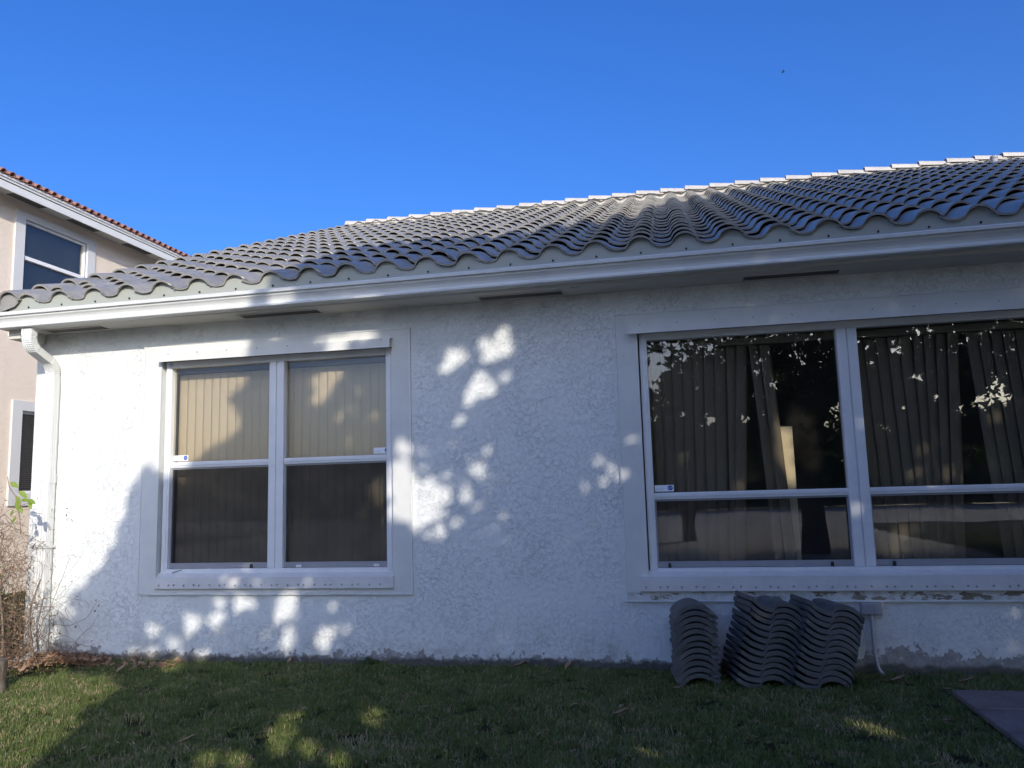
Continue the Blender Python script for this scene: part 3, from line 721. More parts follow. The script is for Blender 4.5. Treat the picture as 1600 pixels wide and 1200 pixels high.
b.build('rake_board', M['soffit'], roof, fixn=False)
b = MB(); b.tube([(5.10, 6.9, 5.85), (5.10, 6.9, 6.26)], 0.048, 10); b.tube([(5.10, 6.9, 6.23), (5.10, 6.9, 6.265)], 0.055, 10)
b.build('vent_pipe', M['box'], roof)

# ------------------------------------------------------------------ beige two-storey neighbour
NXw = -10.0
nh = empty('neighbour_house', (NXw, 2, 0), 'beige two storey stucco house with red clay tile roof, beyond the white house', 'house')
b = MB()
ow = [(4.33, 5.72, 4.10, 5.86), (4.46, 5.95, 1.50, 2.79)]
ycuts = sorted({-3.0, 16.0, *[o[0] for o in ow], *[o[1] for o in ow]}); zcuts = sorted({-0.3, 6.12, *[o[2] for o in ow], *[o[3] for o in ow]})
for y0, y1 in zip(ycuts, ycuts[1:]):
    for z0, z1 in zip(zcuts, zcuts[1:]):
        if any(o[0] <= y0 and y1 <= o[1] and o[2] <= z0 and z1 <= o[3] for o in ow): continue
        b.quad((NXw, y0, z0), (NXw, y1, z0), (NXw, y1, z1), (NXw, y0, z1))
b.quad((NXw, -3, -.3), (NXw, -3, 6.12), (NXw - 11, -3, 6.12), (NXw - 11, -3, -.3)); b.quad((NXw, 16, -.3), (NXw - 11, 16, -.3), (NXw - 11, 16, 6.12), (NXw, 16, 6.12))
b.quad((NXw - 11, -3, -.3), (NXw - 11, -3, 6.12), (NXw - 11, 16, 6.12), (NXw - 11, 16, -.3))
b.build('wall', M['neigh'], nh, fixn=False)
EX = NXw + 0.36
b = MB(); b.box(NXw - .01, EX, -3.4, 16.4, 6.10, 6.12); b.build('soffit', M['soffit'], nh)
b = MB(); b.box(EX, EX + .02, -3.4, 16.4, 6.035, 6.150); b.build('fascia', M['gutter'], nh)
b = MB(); b.box(EX + .021, EX + .035, -3.4, 16.4, 6.162, 6.24); b.build('upper_fascia', M['gutter'], nh)
b = MB(); b.box(EX - .02, EX + .012, -3.4, 16.4, 6.150, 6.162); b.build('shadow_gap', M['dark'], nh)  # solid dark strip standing in for the shade between the fascias
b = MB()      # roof planes
zr = 6.20; b.quad((EX + .05, -3.5, zr), (EX + .05, 16.5, zr), (EX - 5.8, 16.5, zr + 2.3), (EX - 5.8, -3.5, zr + 2.3)); b.quad((EX - 11.7, -3.5, zr), (EX - 11.7, 16.5, zr), (EX - 5.8, 16.5, zr + 2.3), (EX - 5.8, -3.5, zr + 2.3))
b.build('roof', M['clay'], nh, fixn=False)
cm = barrel(0.40, 0.060, 0.054, 0.012, 8, 0, (0, 180)).mesh('clay_tile', M['clay'])
k = 0; y = 2.6
while y < 12:
    for cidx in range(2):
        Mx = Matrix.Translation((EX + .075 - cidx * .30, y + rt.uniform(-.005, .005), zr + .052 + .118 * cidx)) @ Matrix.Rotation(R(90), 4, 'Z') @ Matrix.Rotation(math.atan(.4) - .05, 4, 'X')
        link_mesh('clay_tile', cm, nh, Mx)
    y += 0.168
for y0, y1 in ((3.86, 4.52), (5.10, 5.76), (6.5, 7.2), (8.0, 8.7)):
    b = MB(); b.box(NXw + .08, NXw + .26, y0, y1, 6.094, 6.101); b.build('soffit_vent', M['vent'], nh)
M['nblind'] = fabric('horizontal_blind_slats', (0.22, 0.225, 0.22))
for (y0, y1, z0, z1, rail, up) in ((4.33, 5.72, 4.10, 5.86, 5.24, 1), (4.46, 5.95, 1.50, 2.79, 1.0, 0)):
    w = empty('window', (NXw, y0, z0)); par(w, nh, Matrix.Translation((NXw, y0, z0)))
    t_ = 0.19
    b = MB(); b.box(NXw - .01, NXw + .03, y0 - t_, y0, z0 - t_, z1 + t_ * (.6 if up else .8)); b.box(NXw - .01, NXw + .03, y1, y1 + t_, z0 - t_, z1 + t_ * .6)
    b.box(NXw - .01, NXw + .03, y0, y1, z1, z1 + t_ * (.6 if up else .8)); b.box(NXw - .01, NXw + .035, y0, y1, z0 - t_, z0)
    b.build('window_trim', M['trim2'], w)
    b = MB(); f_ = .04
    b.box(NXw - .08, NXw - .02, y0, y0 + f_, z0, z1); b.box(NXw - .08, NXw - .02, y1 - f_, y1, z0, z1); b.box(NXw - .08, NXw - .02, y0 + f_, y1 - f_, z1 - f_, z1); b.box(NXw - .08, NXw - .02, y0 + f_, y1 - f_, z0, z0 + f_)
    if up: b.box(NXw - .07, NXw + .0, y0 + f_, y1 - f_, rail - .03, rail + .03)
    b.build('window_frame', M['alu'], w)
    b = MB(); b.box(NXw - .055, NXw - .05, y0 + f_, y1 - f_, z0 + f_, z1 - f_); b.build('glass_pane', M['glass'], w)
    b = MB(); z = z0 + .02
    while z < z1 - .05:
        b.add([(NXw - .16, y0, z + .004), (NXw - .135, y0, z + .022), (NXw - .135, y1, z + .022), (NXw - .16, y1, z + .004)], [(0, 1, 2, 3)]); z += 0.024 if up else .032
    b.build('blind_slats', M['nblind'], w)['kind'] = 'stuff'
    b = MB(); b.quad((NXw - .4, y0 - .3, z0 - .3), (NXw - .4, y1 + .3, z0 - .3), (NXw - .4, y1 + .3, z1 + .3), (NXw - .4, y0 - .3, z1 + .3)); b.build('dark_room', M['dark'], w)  # near-black sheet, the unlit room's shade put into its colour

# ------------------------------------------------------------------ piles of spare tiles: each tile a thing
ORD = ['lowest', 'second', 'third', 'fourth', 'fifth', 'sixth', 'seventh', 'eighth', 'ninth', 'tenth', 'eleventh', 'twelfth', 'thirteenth', 'fourteenth', 'fifteenth']
def ordlab(k, n): return 'topmost' if k == n - 1 else (ORD[k] if k == 0 else ORD[k] + ' from the ground')
def simple_thing(name, me, Mx, label, cat, group=None):
    o = bpy.data.objects.new(name, me); COL.objects.link(o); o.matrix_basis = Mx; WM[o] = Mx
    return tag(o, label, cat, group)
rp = random.Random(5)
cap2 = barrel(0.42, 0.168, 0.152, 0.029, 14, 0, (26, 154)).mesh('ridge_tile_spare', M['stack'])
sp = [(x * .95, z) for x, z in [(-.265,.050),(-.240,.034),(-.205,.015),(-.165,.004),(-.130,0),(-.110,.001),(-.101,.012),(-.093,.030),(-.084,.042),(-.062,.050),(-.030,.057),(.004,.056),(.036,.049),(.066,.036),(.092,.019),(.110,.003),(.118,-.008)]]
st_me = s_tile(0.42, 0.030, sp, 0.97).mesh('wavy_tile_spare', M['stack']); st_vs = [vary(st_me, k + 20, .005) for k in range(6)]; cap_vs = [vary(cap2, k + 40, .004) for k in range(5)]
N1 = 12
for k in range(N1):
    t = k / (N1 - 1)
    x = 0.085 - 0.005 * t + rp.uniform(-.005, .005); z = -0.075 + 0.041 * k
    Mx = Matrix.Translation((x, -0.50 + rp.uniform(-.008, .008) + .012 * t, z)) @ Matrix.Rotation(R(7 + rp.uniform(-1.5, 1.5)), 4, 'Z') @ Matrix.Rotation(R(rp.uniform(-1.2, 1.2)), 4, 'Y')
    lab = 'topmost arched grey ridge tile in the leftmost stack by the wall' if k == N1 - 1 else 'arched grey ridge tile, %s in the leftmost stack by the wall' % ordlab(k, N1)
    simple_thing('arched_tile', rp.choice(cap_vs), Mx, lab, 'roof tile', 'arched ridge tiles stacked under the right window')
for name, xb, xt, yb, n_, sp_ in (('middle', 0.565, 0.69, -0.49, 13, 0.0388), ('rightmost', 0.935, 1.055, -0.50, 13, 0.0370)):
    for k in range(n_):
        t = k / (n_ - 1)
        x = xb + (xt - xb) * t + rp.uniform(-.004, .004); z = 0.0 + sp_ * k
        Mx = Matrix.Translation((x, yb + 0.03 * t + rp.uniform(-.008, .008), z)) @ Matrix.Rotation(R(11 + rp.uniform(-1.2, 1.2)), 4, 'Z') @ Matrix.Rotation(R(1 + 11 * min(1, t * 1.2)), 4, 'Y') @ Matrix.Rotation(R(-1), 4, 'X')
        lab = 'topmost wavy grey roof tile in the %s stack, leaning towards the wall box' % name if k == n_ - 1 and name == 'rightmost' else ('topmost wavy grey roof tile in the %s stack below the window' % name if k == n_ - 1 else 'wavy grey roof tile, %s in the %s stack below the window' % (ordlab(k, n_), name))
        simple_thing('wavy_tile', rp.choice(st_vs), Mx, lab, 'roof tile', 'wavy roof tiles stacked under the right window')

# ------------------------------------------------------------------ the tree that shades the house (behind the camera)
LIT_EDGE = [(-4.72,-2.2),(-4.70,-1.1),(-4.62,-.78),(-4.6,-.5),(-4.48,-.36),(-4.9,-.15),(-5.33,.05),(-5.27,.39),(-5.19,.55),(-5.0,.76),(-4.85,.87),(-4.76,1.0),(-4.77,1.25),(-4.53,1.47),(-4.29,1.6),
            (-4.0,1.74),(-3.85,1.95),(-3.66,2.10),(-3.66,2.32),(-3.6,2.54),(-3.55,2.72),(-3.35,2.90),(-3.2,3.2),(-2.9,3.95),(-2.53,4.55),(-2.0,4.95),(-1.5,4.92),(-1.03,4.7),(-.8,4.5),(-.37,4.8),(.45,5.4),(.84,5.5),
            (1.39,5.8),(2.2,6.9),(3.0,7.8),(3.9,8.2),(4.63,8.55),(5.87,9.3),(6.6,9.5),(8,9.4),(8.9,8.8),(10,8.3),(12.5,6.5),(13,2),(12,-2.2)]
def inside(u, v):
    c = False; n = len(LIT_EDGE); j = n - 1
    for i in range(n):
        xi, yi = LIT_EDGE[i]; xj, yj = LIT_EDGE[j]
        if (yi > v) != (yj > v) and u < (xj - xi) * (v - yi) / (yj - yi) + xi: c = not c
        j = i
    return c
# gaps in the crown through which the sun reaches the house: (pixel x, y, radius) on the wall plane
GAPS = [(713,558,15),(697,573,9),(757,535,8),(784,525,12),(768,550,12),(790,548,11),(758,560,6),(752,604,21),(792,585,6),(728,629,6),(714,654,8),
 (707,693,5),(759,706,7),(743,735,9),(727,757,7),(752,750,5),(726,770,8),(762,765,7),(731,781,4),(788,808,6),(697,765,6),(700,782,6),(699,800,6),(690,830,9),(661,705,6),(662,730,6),
 (683,812,7),(672,757,9),(680,775,15),(655,768,17),(640,800,18),(658,808,17),(634,742,13),(625,770,18),(628,712,9),(662,790,16),(618,800,14),(630,702,12),(622,735,14),(640,760,18),(650,825,10),(668,835,6),(700,745,6),(716,742,5),(737,715,5),(770,752,5),(715,815,6),(745,790,5),
 (935,722,6),(957,732,5),(912,762,5),(985,690,6),(972,742,6),(945,750,5),
 (298,975,14),(240,985,11),(270,1005,10),(212,1020,8),(236,1022,8),(315,1025,10),(278,1033,11),(340,970,13),(345,940,9),(375,944,12),(396,942,7),(450,942,13),(446,958,9),(430,966,7),(452,985,10),(450,1010,9),(414,995,6),(512,988,11),(505,1003,12),(520,948,6),(540,985,5),
 (365,915,9),(400,915,7),(483,909,7),(385,884,5),(350,905,5),
 (505,600,17),(520,580,12),(497,625,10),(530,652,6),(550,642,6),(583,650,5),(592,748,9),(598,765,7),(570,790,5),(545,690,5),(560,610,4),
 (352,652,12),(358,672,9),(372,664,8),(332,688,8),(300,668,6),
 (497,538,10),(515,535,9),(545,528,11),(562,527,10),(578,527,8),(530,541,8),(428,520,9),(445,515,7),
 (430,470,8),(458,462,5),(545,455,5),(1225,385,4),(1210,405,3),
 (1175,480,3),(1220,492,3),(1366,477,3),(1389,482,3),(1598,457,4),(1165,476,3),
 (1345,660,6),(1360,680,5),(1342,796,6),(1430,740,11),(1447,702,8),(1415,830,12),(1400,852,11),(1482,740,8),(1522,741,8),(1452,792,8),(1430,770,8),
 (1218,682,19),(1221,705,20),(1224,730,20),(1226,752,18),(1186,740,8),(1095,690,6),(1412,905,6),(1585,960,6),(1580,1010,5),(1545,985,5),(1560,650,6),(1500,800,6)]
GG = [(444,1127,9),(470,1119,9),(427,1156,13),(440,1140,9),(482,1170,12),(433,1172,10),(319,1180,12),(372,1188,13),(525,1188,13),(584,1115,11),(575,1128,8),(270,1044,10),(330,1195,10),(455,1150,10),(1340,1130,11),(1352,1140,8),(1372,1148,7),(590,1160,5),(1010,1180,5),(620,1190,7)]
holes = []
for x, y, r in GAPS:
    Yg = -0.43 if (y < 475 and x < 600) or y < 410 else 0.0
    if 272 < x < 608 and 568 < y < 715 or 1375 < x and 560 < y < 880: Yg = 0.21
    if 1200 < x < 1240 and 660 < y < 770: Yg = 0.30
    p = at(x, y, Yg); q = at(x + r, y, p.y); holes.append((*uv(p), (q - p).length * (1.0 if r <= 9 else .95) + .011))
for x, y, r in GG:
    p = ground_at(x, y); q = ground_at(x + r, y); holes.append((*uv(p), (q - p).length * 1.15 + .02))
cell = {}
for h in holes:
    for i in range(int((h[0] - h[2]) // .25) - 1, int((h[0] + h[2]) // .25) + 2):
        for j in range(int((h[1] - h[2]) // .25) - 1, int((h[1] + h[2]) // .25) + 2): cell.setdefault((i, j), []).append(h)
import array
MW, MH, U0, V0, MS = 0, 0, -6.0, -2.4, 0.04
MW = int((14 - U0) / MS); MH = int((10.5 - V0) / MS)
mask = bytearray(MW * MH)
for j in range(MH):
    v = V0 + (j + .5) * MS
    xsx = []
    n_ = len(LIT_EDGE)
    for i in range(n_):
        x1, y1 = LIT_EDGE[i - 1]; x2, y2 = LIT_EDGE[i]
        if (y1 > v) != (y2 > v): xsx.append((x2 - x1) * (v - y1) / (y2 - y1) + x1)
    xsx.sort()
    for a_, b_ in zip(xsx[::2], xsx[1::2]):
        i0 = max(0, int((a_ - U0) / MS)); i1 = min(MW, int((b_ - U0) / MS))
        for i in range(i0, i1): mask[j * MW + i] = 1
m0 = bytes(mask)
for j in range(MH):
    for i in range(MW):
        u_ = U0 + i * MS; v_ = V0 + j * MS
        w1 = noise.noise_vector(Vector((u_ * 3.2, v_ * 3.2, 1.0))); w2 = noise.noise_vector(Vector((u_ * 8.5, v_ * 8.5, 5.0)))
        i2 = i + int(round((w1.x * .16 + w2.x * .10) / MS)); j2 = j + int(round((w1.y * .16 + w2.y * .10) / MS))
        if 0 <= i2 < MW and 0 <= j2 < MH: mask[j * MW + i] = m0[j2 * MW + i2]
def refl(px, py, r):
    d = ray(px, py); return (d.x / d.y, d.z / d.y, r / 1245.0)
SKYG = [refl(*a) for a in ((1018, 588, 20), (1024, 560, 12), (1318, 655, 24), (1300, 690, 14), (1372, 668, 20), (1352, 690, 12), (1560, 612, 20), (1535, 628, 12), (1210, 600, 7), (1165, 655, 8), (1110, 655, 9), (1185, 580, 7), (1020, 655, 9), (1290, 612, 12), (1405, 545, 8), (1440, 590, 7), (1505, 640, 8), (1340, 735, 9))]
qs = random.Random(17)
for _ in range(38):
    cx_, cy_ = qs.choice(((1050, 560), (1100, 655), (1180, 600), (1215, 660), (1300, 630), (1400, 640), (1430, 560), (1490, 640), (1560, 590), (1030, 650)))
    SKYG.append(refl(cx_ + qs.gauss(0, 26), cy_ + qs.gauss(0, 22), qs.uniform(2.0, 4.8)))
def skygap(p):
    k = 6.2 - p.y; a = p.x / k; b_ = (p.z - 1.36) / k
    for g_ in SKYG:
        dx, dz = a - g_[0], b_ - g_[1]; q_ = math.atan2(dz, dx)
        if dx * dx + dz * dz < (g_[2] * (1.0 + .30 * math.sin(3 * q_ + g_[0] * 300) + .25 * math.sin(7 * q_ + g_[1] * 500))) ** 2: return qs.random() > .05
    return False
def shade(u, v):
    i = int((u - U0) / MS); j = int((v - V0) / MS)
    if i < 0 or j < 0 or i >= MW or j >= MH or not mask[j * MW + i]: return False
    for h in cell.get((int(u // .25), int(v // .25)), ()):
        dx, dy = u - h[0], v - h[1]; d2 = dx * dx + dy * dy
        if d2 < 1.9 * h[2] * h[2] and d2 < (h[2] * (1 + (.30 if h[2] > .045 else .1) * math.sin(3 * math.atan2(dy, dx) + h[0] * 40))) ** 2: return False
    return True
tree = empty('shade_tree', (2.45, -9.4, 0), 'large dark leafy tree standing behind the camera, seen reflected in the right window', 'tree')
tree2 = empty('shade_tree', (8.6, -10.2, 0), 'second broad leafy tree to the right, seen reflected in the far right pane', 'tree')
def limbs(par_, base, r, seed, hgt, spread, cz):
    q = random.Random(seed); b = MB()
    b.tube([base + Vector((0, 0, -.2)), base + Vector((.02, 0, .6)), base + Vector((-.05, .03, 1.6)), base + Vector((.05, -.02, 2.6)), base + Vector((0.1, 0, 3.4))], [r * 1.35, r * 1.05, r, r * .93, r * .8], 14)
    b.build('trunk', M['bark'], par_)
    for k in range(11):
        a = 2 * math.pi * k / 11 + q.uniform(-.3, .3); st = base + Vector((0.05, 0, q.uniform(2.4, 3.4))); L = q.uniform(2.5, 4.2) * spread
        e = st + Vector((math.cos(a) * L, math.sin(a) * L * .55, q.uniform(1.2, 5.5)))
        mid = st.lerp(e, .5) + Vector((0, 0, q.uniform(-.3, .3)))
        if not all(shade(*uv(p_)) for p_ in (mid, mid.lerp(e, .5), e)) or not shade(*uv(st)): continue
        c = MB(); c.tube([st, st.lerp(mid, .5) + Vector((q.uniform(-.1, .1), 0, -.1)), mid, mid.lerp(e, .5) + Vector((0, 0, .15)), e], [r * .5, r * .38, r * .27, r * .16, .02], 8)
        c.build('branch', M['bark'], par_)
limbs(tree, Vector((2.45, -9.4, 0)), 0.21, 21, 3.4, 1.0, 6)
limbs(tree2, Vector((8.6, -10.2, 0)), 0.26, 22, 3.4, 1.2, 6)
ql = random.Random(99)
def add_leaf(b, c, L, W, d, nrm):
    s_ = d.cross(nrm).normalized() * (W / 2); droop = nrm * (-0.12 * L)
    a = c - d * (L / 2); e = c + d * (L / 2) + droop; m1 = c - d * (L * .12); m2 = c + d * (L * .2) + droop * .3
    n = len(b.v)
    b.v += [tuple(a), tuple(m1 + s_), tuple(m2 + s_ * .8), tuple(e), tuple(m2 - s_ * .8), tuple(m1 - s_)]
    b.f += [(n, n+1, n+2, n+3), (n, n+3, n+4, n+5)]; b.sm += [False] * 2
bb = {0: MB(), 1: MB()}
cnt = 0; tries = 0
Sy = -S.y
def vdir():
    while True:
        v = Vector((ql.uniform(-1, 1), ql.uniform(-1, 1), ql.uniform(-1, 1)))
        if .05 < v.length < 1: return v.normalized()
TARGET = 200000
while cnt < TARGET and tries < 900000:
    tries += 1
    # a bunch of leaves round a twig tip
    u = ql.uniform(-5.5, 12.8); v = ql.uniform(-2.2, 9.6)
    if u > 7.0 and v < 3.5 and ql.random() < 0.75: continue
    if not shade(u, v): continue
    yy = -8.9 + max(-1.9, min(1.9, ql.gauss(0, .95)))
    Pt = Vector((u - TA * yy, yy, v - TE * yy))
    if Pt.z < 2.25: continue
    nl = ql.choice((5, 6, 7)); ax = vdir(); ax.z = ax.z * .5 - .1
    for k in range(nl):
        d = (ax + vdir() * .9).normalized(); L = ql.uniform(.11, .19); W = L * ql.uniform(.26, .36)
        c = Pt + d * (L * .45)
        cu, cv = uv(c)
        ok = shade(cu, cv)
        if ok:
            e1 = uv(c + d * (L * .5)); e2 = uv(c - d * (L * .5)); ok = shade(*e1) and shade(*e2)
            if ok:
                e1 = uv(c + d * (L * .25)); e2 = uv(c - d * (L * .25)); ok = shade(*e1) and shade(*e2)
        if not ok or skygap(c): continue
        nrm = vdir(); nrm = (nrm + S * .7); nrm = (nrm - d * nrm.dot(d)); nrm.normalize()
        add_leaf(bb[0 if c.x < 6.6 + .6 * math.sin(c.z * 2) else 1], c, L, W, d, nrm); cnt += 1
# where the sun would still slip through a part of the crown that is dense, more leaves
CS = 0.028; CW = int(14.6 / CS); cover = bytearray(CW * 430)
def mark(b_):
    vs_ = b_.v
    for i in range(0, len(vs_), 6):
        a_ = vs_[i]; e_ = vs_[i + 3]; va = Vector(vs_[i + 1]) - Vector(a_); vb = Vector(e_) - Vector(a_); nn_ = va.cross(vb)
        if abs(nn_.dot(S)) < .5 * nn_.length: continue
        for t in (.25, .4, .55, .7):
            x = a_[0] + (e_[0] - a_[0]) * t; y = a_[1] + (e_[1] - a_[1]) * t; z = a_[2] + (e_[2] - a_[2]) * t
            i_ = int((x + TA * y + 5.6) / CS); j_ = int((z + TE * y + 2.3) / CS)
            if 0 <= i_ < CW and 0 <= j_ < 428: cover[j_ * CW + i_] = 1
for rnd in range(4):
    for q_ in bb.values(): mark(q_)
    add = 0
    for j_ in range(428):
        for i_ in range(CW):
            if cover[j_ * CW + i_]: continue
            u = -5.6 + (i_ + .5) * CS; v = -2.3 + (j_ + .5) * CS
            if u > 9.8 or not shade(u, v): continue
            for att in range(8):
                yy = -8.9 + max(-2.2, min(2.2, ql.gauss(0, 1.0))); Pt = Vector((u - TA * yy, yy, v - TE * yy))
                if Pt.z > 1.9 and not skygap(Pt): break
            for att in range(3):
                d = vdir(); L = ql.uniform(.10, .16) * (1 - .22 * att); W = L * .42; d = (d - S * d.dot(S) * .9).normalized()
                if shade(*uv(Pt + d * (L * .5))) and shade(*uv(Pt - d * (L * .5))):
                    nrm = (S + vdir() * .3); nrm = (nrm - d * nrm.dot(d)).normalized()
                    add_leaf(bb[0 if Pt.x < 6.6 + .6 * math.sin(Pt.z * 2) else 1], Pt, L, W, d, nrm); add += 1; cnt += 1; break

# lower tree behind the first; foliage added to close bright gaps in the reflection
tree3 = empty('forked_tree', (0.25, -13.2, 0), 'lower tree with a forked trunk reflected in the right window, its foliage added to block bright gaps', 'tree')
b = MB(); b.tube([(0.25, -13.2, -.1), (0.22, -13.2, .5), (0.02, -13.2, 1.3), (-.25, -13.2, 2.4)], [.17, .14, .10, .07], 10)
b.tube([(0.24, -13.2, .35), (0.42, -13.2, 1.3), (0.75, -13.2, 2.5)], [.12, .10, .06], 10); b.build('trunk', M['bark'], tree3)
b3 = MB()
for _ in range(52000):
    x = ql.uniform(-1.6, 11.5); y = -13.2 + ql.gauss(0, .7); zt = 4.2 + .5 * math.sin(x * 1.3) - (1.2 if x < -1 else 0); zb = 1.75 + .35 * math.sin(x * 2.1 + 1)
    z = ql.uniform(zb, zt); c = Vector((x, y, z))
    if z + TE * y > -1.65 or skygap(c): continue
    d = vdir(); L = ql.uniform(.10, .18); nrm = vdir(); nrm = (nrm - d * nrm.dot(d)).normalized(); add_leaf(b3, c, L, L * .38, d, nrm)
b3.build('crown', M['leaf'], tree3, fixn=False)['kind'] = 'stuff'
bb[0].build('crown', M['leaf'], tree, fixn=False)['kind'] = 'stuff'
bb[1].build('crown', M['leaf'], tree2, fixn=False)['kind'] = 'stuff'

# ------------------------------------------------------------------ far bank: houses and trees seen only as reflections
def added_hedge_row():  # leafy row added to cover the bright horizon in the window reflections
    q = random.Random(61); b = MB()
    for k in range(60):
        x0 = -70 + k * 1.9; h = 2.3 + .5 * math.sin(k * 1.7) + q.uniform(-.15, .25) + (0.9 if x0 > -18 else -.35)
        b.box(x0, x0 + 1.88, -38.6, -37.4, 0, h - .25)
        for _ in range(170):
            c = Vector((x0 + q.uniform(-.1, 2), -37.4 + q.uniform(-.1, .25) if q.random() < .7 else -38, q.uniform(0.1, h))); 
            if q.random() < .4: c.z = h - .25 + q.uniform(-.05, .35)
            s_ = q.uniform(.07, .2); a = vd_(q) * s_; e = a.cross(vd_(q)) ; e = e.normalized() * s_ * .6
            b.add([c - a, c + e, c + a, c - e], [(0, 1, 2, 3)])
    tag(b.build('added_hedge', M['added_hedge'], None, fixn=False), 'added leafy row behind the camera, hiding the bright horizon in the reflections', 'added_hedge')
def vd_(q): return Vector((q.gauss(0, 1), q.gauss(0, 1), q.gauss(0, 1))).normalized()
added_hedge_row()
def far_house(x, y, w, h, seed, label):
    o = empty('far_house', (x, y, 0), label, 'house')
    b = MB(); b.box(x - w/2, x + w/2, y - 8, y, 0, h); b.build('wall', M['fcream'], o)
    b = MB(); e = .6; rz = h + 1.9
    b.add([(x-w/2-e, y+e, h), (x+w/2+e, y+e, h), (x+w/2+e, y-8-e, h), (x-w/2-e, y-8-e, h), (x-w/2+4, y-4, rz), (x+w/2-4, y-4, rz)], [(0,1,5,4), (1,2,5), (2,3,4,5), (3,0,4), (3,2,1,0)])
    b.build('roof', M['froof'], o)
    for k in range(4):
        xx = x - w/2 + w * (k + .7) / 4.6; b = MB(); b.box(xx - .7, xx + .7, y, y + .04, 1.0, 2.3); f = b.build('window', M['fglass'], o)
far_house(-31, -66, 17, 3.1, 0, 'low hip roofed house across the lake, reflected in the left window')
def far_crown(seed, n=1500):
    q = random.Random(seed); b = MB()
    blobs = [(q.uniform(-1.6, 1.6), q.uniform(-1, 1), q.uniform(1.4, 5.0), q.uniform(1.0, 1.6)) for _ in range(9)]
    for _ in range(n):
        bx, by, bz, br = q.choice(blobs); d = Vector((q.gauss(0, 1), q.gauss(0, 1), q.gauss(0, 1))).normalized() * br * q.uniform(.55, 1.08)
        c = Vector((bx, by, bz)) + d; s_ = q.uniform(.12, .3)
        a = Vector((q.uniform(-1, 1), q.uniform(-1, 1), q.uniform(-1, 1))).normalized() * s_; e = a.cross(Vector((q.uniform(-1, 1), q.uniform(-1, 1), 1))).normalized() * s_ * .6
        b.add([c - a, c + e, c + a, c - e], [(0, 1, 2, 3)])
    return b.mesh('far_crown', M['added_hedge'])
fcs = [far_crown(s) for s in (1, 2, 3)]
ft = MB(); ft.tube([(0, 0, -.2), (0.05, 0, 1.2), (0, 0, 2.8)], [.2, .16, .1], 7); ftm = ft.mesh('far_trunk', M['bark'])
qf = random.Random(31)
for k in range(40):
    x = -50 + k * 2.5 + qf.uniform(-.8, .8); y = -63.5 - qf.uniform(0, 1.0) if k % 3 else -77
    s_ = qf.uniform(.65, 1.0) if k % 4 else 1.25
    if x < -20: s_ *= .42
    else: s_ = qf.uniform(1.0, 1.3)
    if k == 8: s_ = .85
    o = empty('far_tree', (x, y, 0), 'dark green tree on the far bank of the lake, reflected in the windows', 'tree', 'trees on the far bank of the lake')
    Mx = Matrix.Translation((x, y, 0)) @ Matrix.Rotation(qf.uniform(0, 6), 4, 'Z') @ Matrix.Diagonal((s_, s_, s_ * qf.uniform(.85, 1.25), 1))
    link_mesh('crown', fcs[k % 3], o, Mx); link_mesh('trunk', ftm, o, Mx)

# ------------------------------------------------------------------ grass
def tuft(seed, n, h, spread, dry=False):
    q = random.Random(seed); b = MB()
    for _ in range(n):
        a = q.uniform(0, 6.28); r = spread * math.sqrt(q.random()); p = Vector((r * math.cos(a), r * math.sin(a), -.004))
        d = q.uniform(0, 6.28); lean = q.uniform(.25, 1.3); L = h * q.uniform(.55, 1.25); w = q.uniform(.0013, .0028)
        dirv = Vector((math.cos(d), math.sin(d), 0)); side = Vector((-math.sin(d), math.cos(d), 0)) * w
        p1 = p + Vector((0, 0, L * .5)) + dirv * (L * .22 * lean); p2 = p1 + Vector((0, 0, L * .32 * (1.25 - lean * .6))) + dirv * (L * .42 * lean)
        n0 = len(b.v); b.v += [tuple(p - side), tuple(p + side), tuple(p1 - side * .8), tuple(p1 + side * .8), tuple(p2)]
        b.f += [(n0, n0+1, n0+3, n0+2), (n0+2, n0+3, n0+4)]; b.sm += [False, False]
    return b
tufts = []
tcol = bpy.data.collections.new('tuft_sources')
for k in range(10): 
    me = tuft(40 + k, 20, 0.028 if k < 7 else .052, .035).mesh('grass_tuft', M['grass']); o = bpy.data.objects.new('grass_tuft', me); tcol.objects.link(o)
for k in range(4):
    me = tuft(80 + k, 12, .034, .045).mesh('dry_tuft', M['drygrass']); o = bpy.data.objects.new('dry_tuft', me); tcol.objects.link(o)
qg = random.Random(77)
pts = []; rots = []; scs = []; idx = []
def scatter(x0, x1, y0, y1, dens, smin, smax, test=None):
    n = int((x1 - x0) * (y1 - y0) * dens)
    for _ in range(n):
        x = qg.uniform(x0, x1); y = qg.uniform(y0, y1)
        if 1.585 < x < 3.62 and -2.9 < y < -0.575: continue
        if -14 < x < 5.2 and y < -8.0: continue
        if x > HX0 - .02 and y > -0.012: continue
        if test and not test(x, y): continue
        nz = noise.noise(Vector((x * 1.3, y * 1.3, 0))); nz2 = noise.noise(Vector((x * 4.1, y * 4.1, 3)))
        if nz2 < -.20 and qg.random() < .72: continue
        # bare leaf-strewn bed by the left corner
        if y > -0.62 + 0.18 * nz and x < -4.85 + .3 * nz2 and qg.random() < .93: continue
        s_ = qg.uniform(smin, smax) * (1 + .35 * nz)
        pts.append((x, y, 0.0)); rots.append((qg.uniform(-.2, .2), qg.uniform(-.2, .2), qg.uniform(0, 6.28))); scs.append(s_)
        dry = qg.random() < (.15 + max(0, nz) * .45)
        idx.append(qg.randrange(4) if dry else (4 + qg.randrange(7) if qg.random() < .85 else 11 + qg.randrange(3)))   # sources sort by name: dry tufts first
def infr(x, y):
    d = Vector((x, y, 0)) - CAM; z = d.dot(CF)
    if z < .3: return False
    return abs(d.dot(CX) / z) < .70 and d.dot(CY) / z > -.56
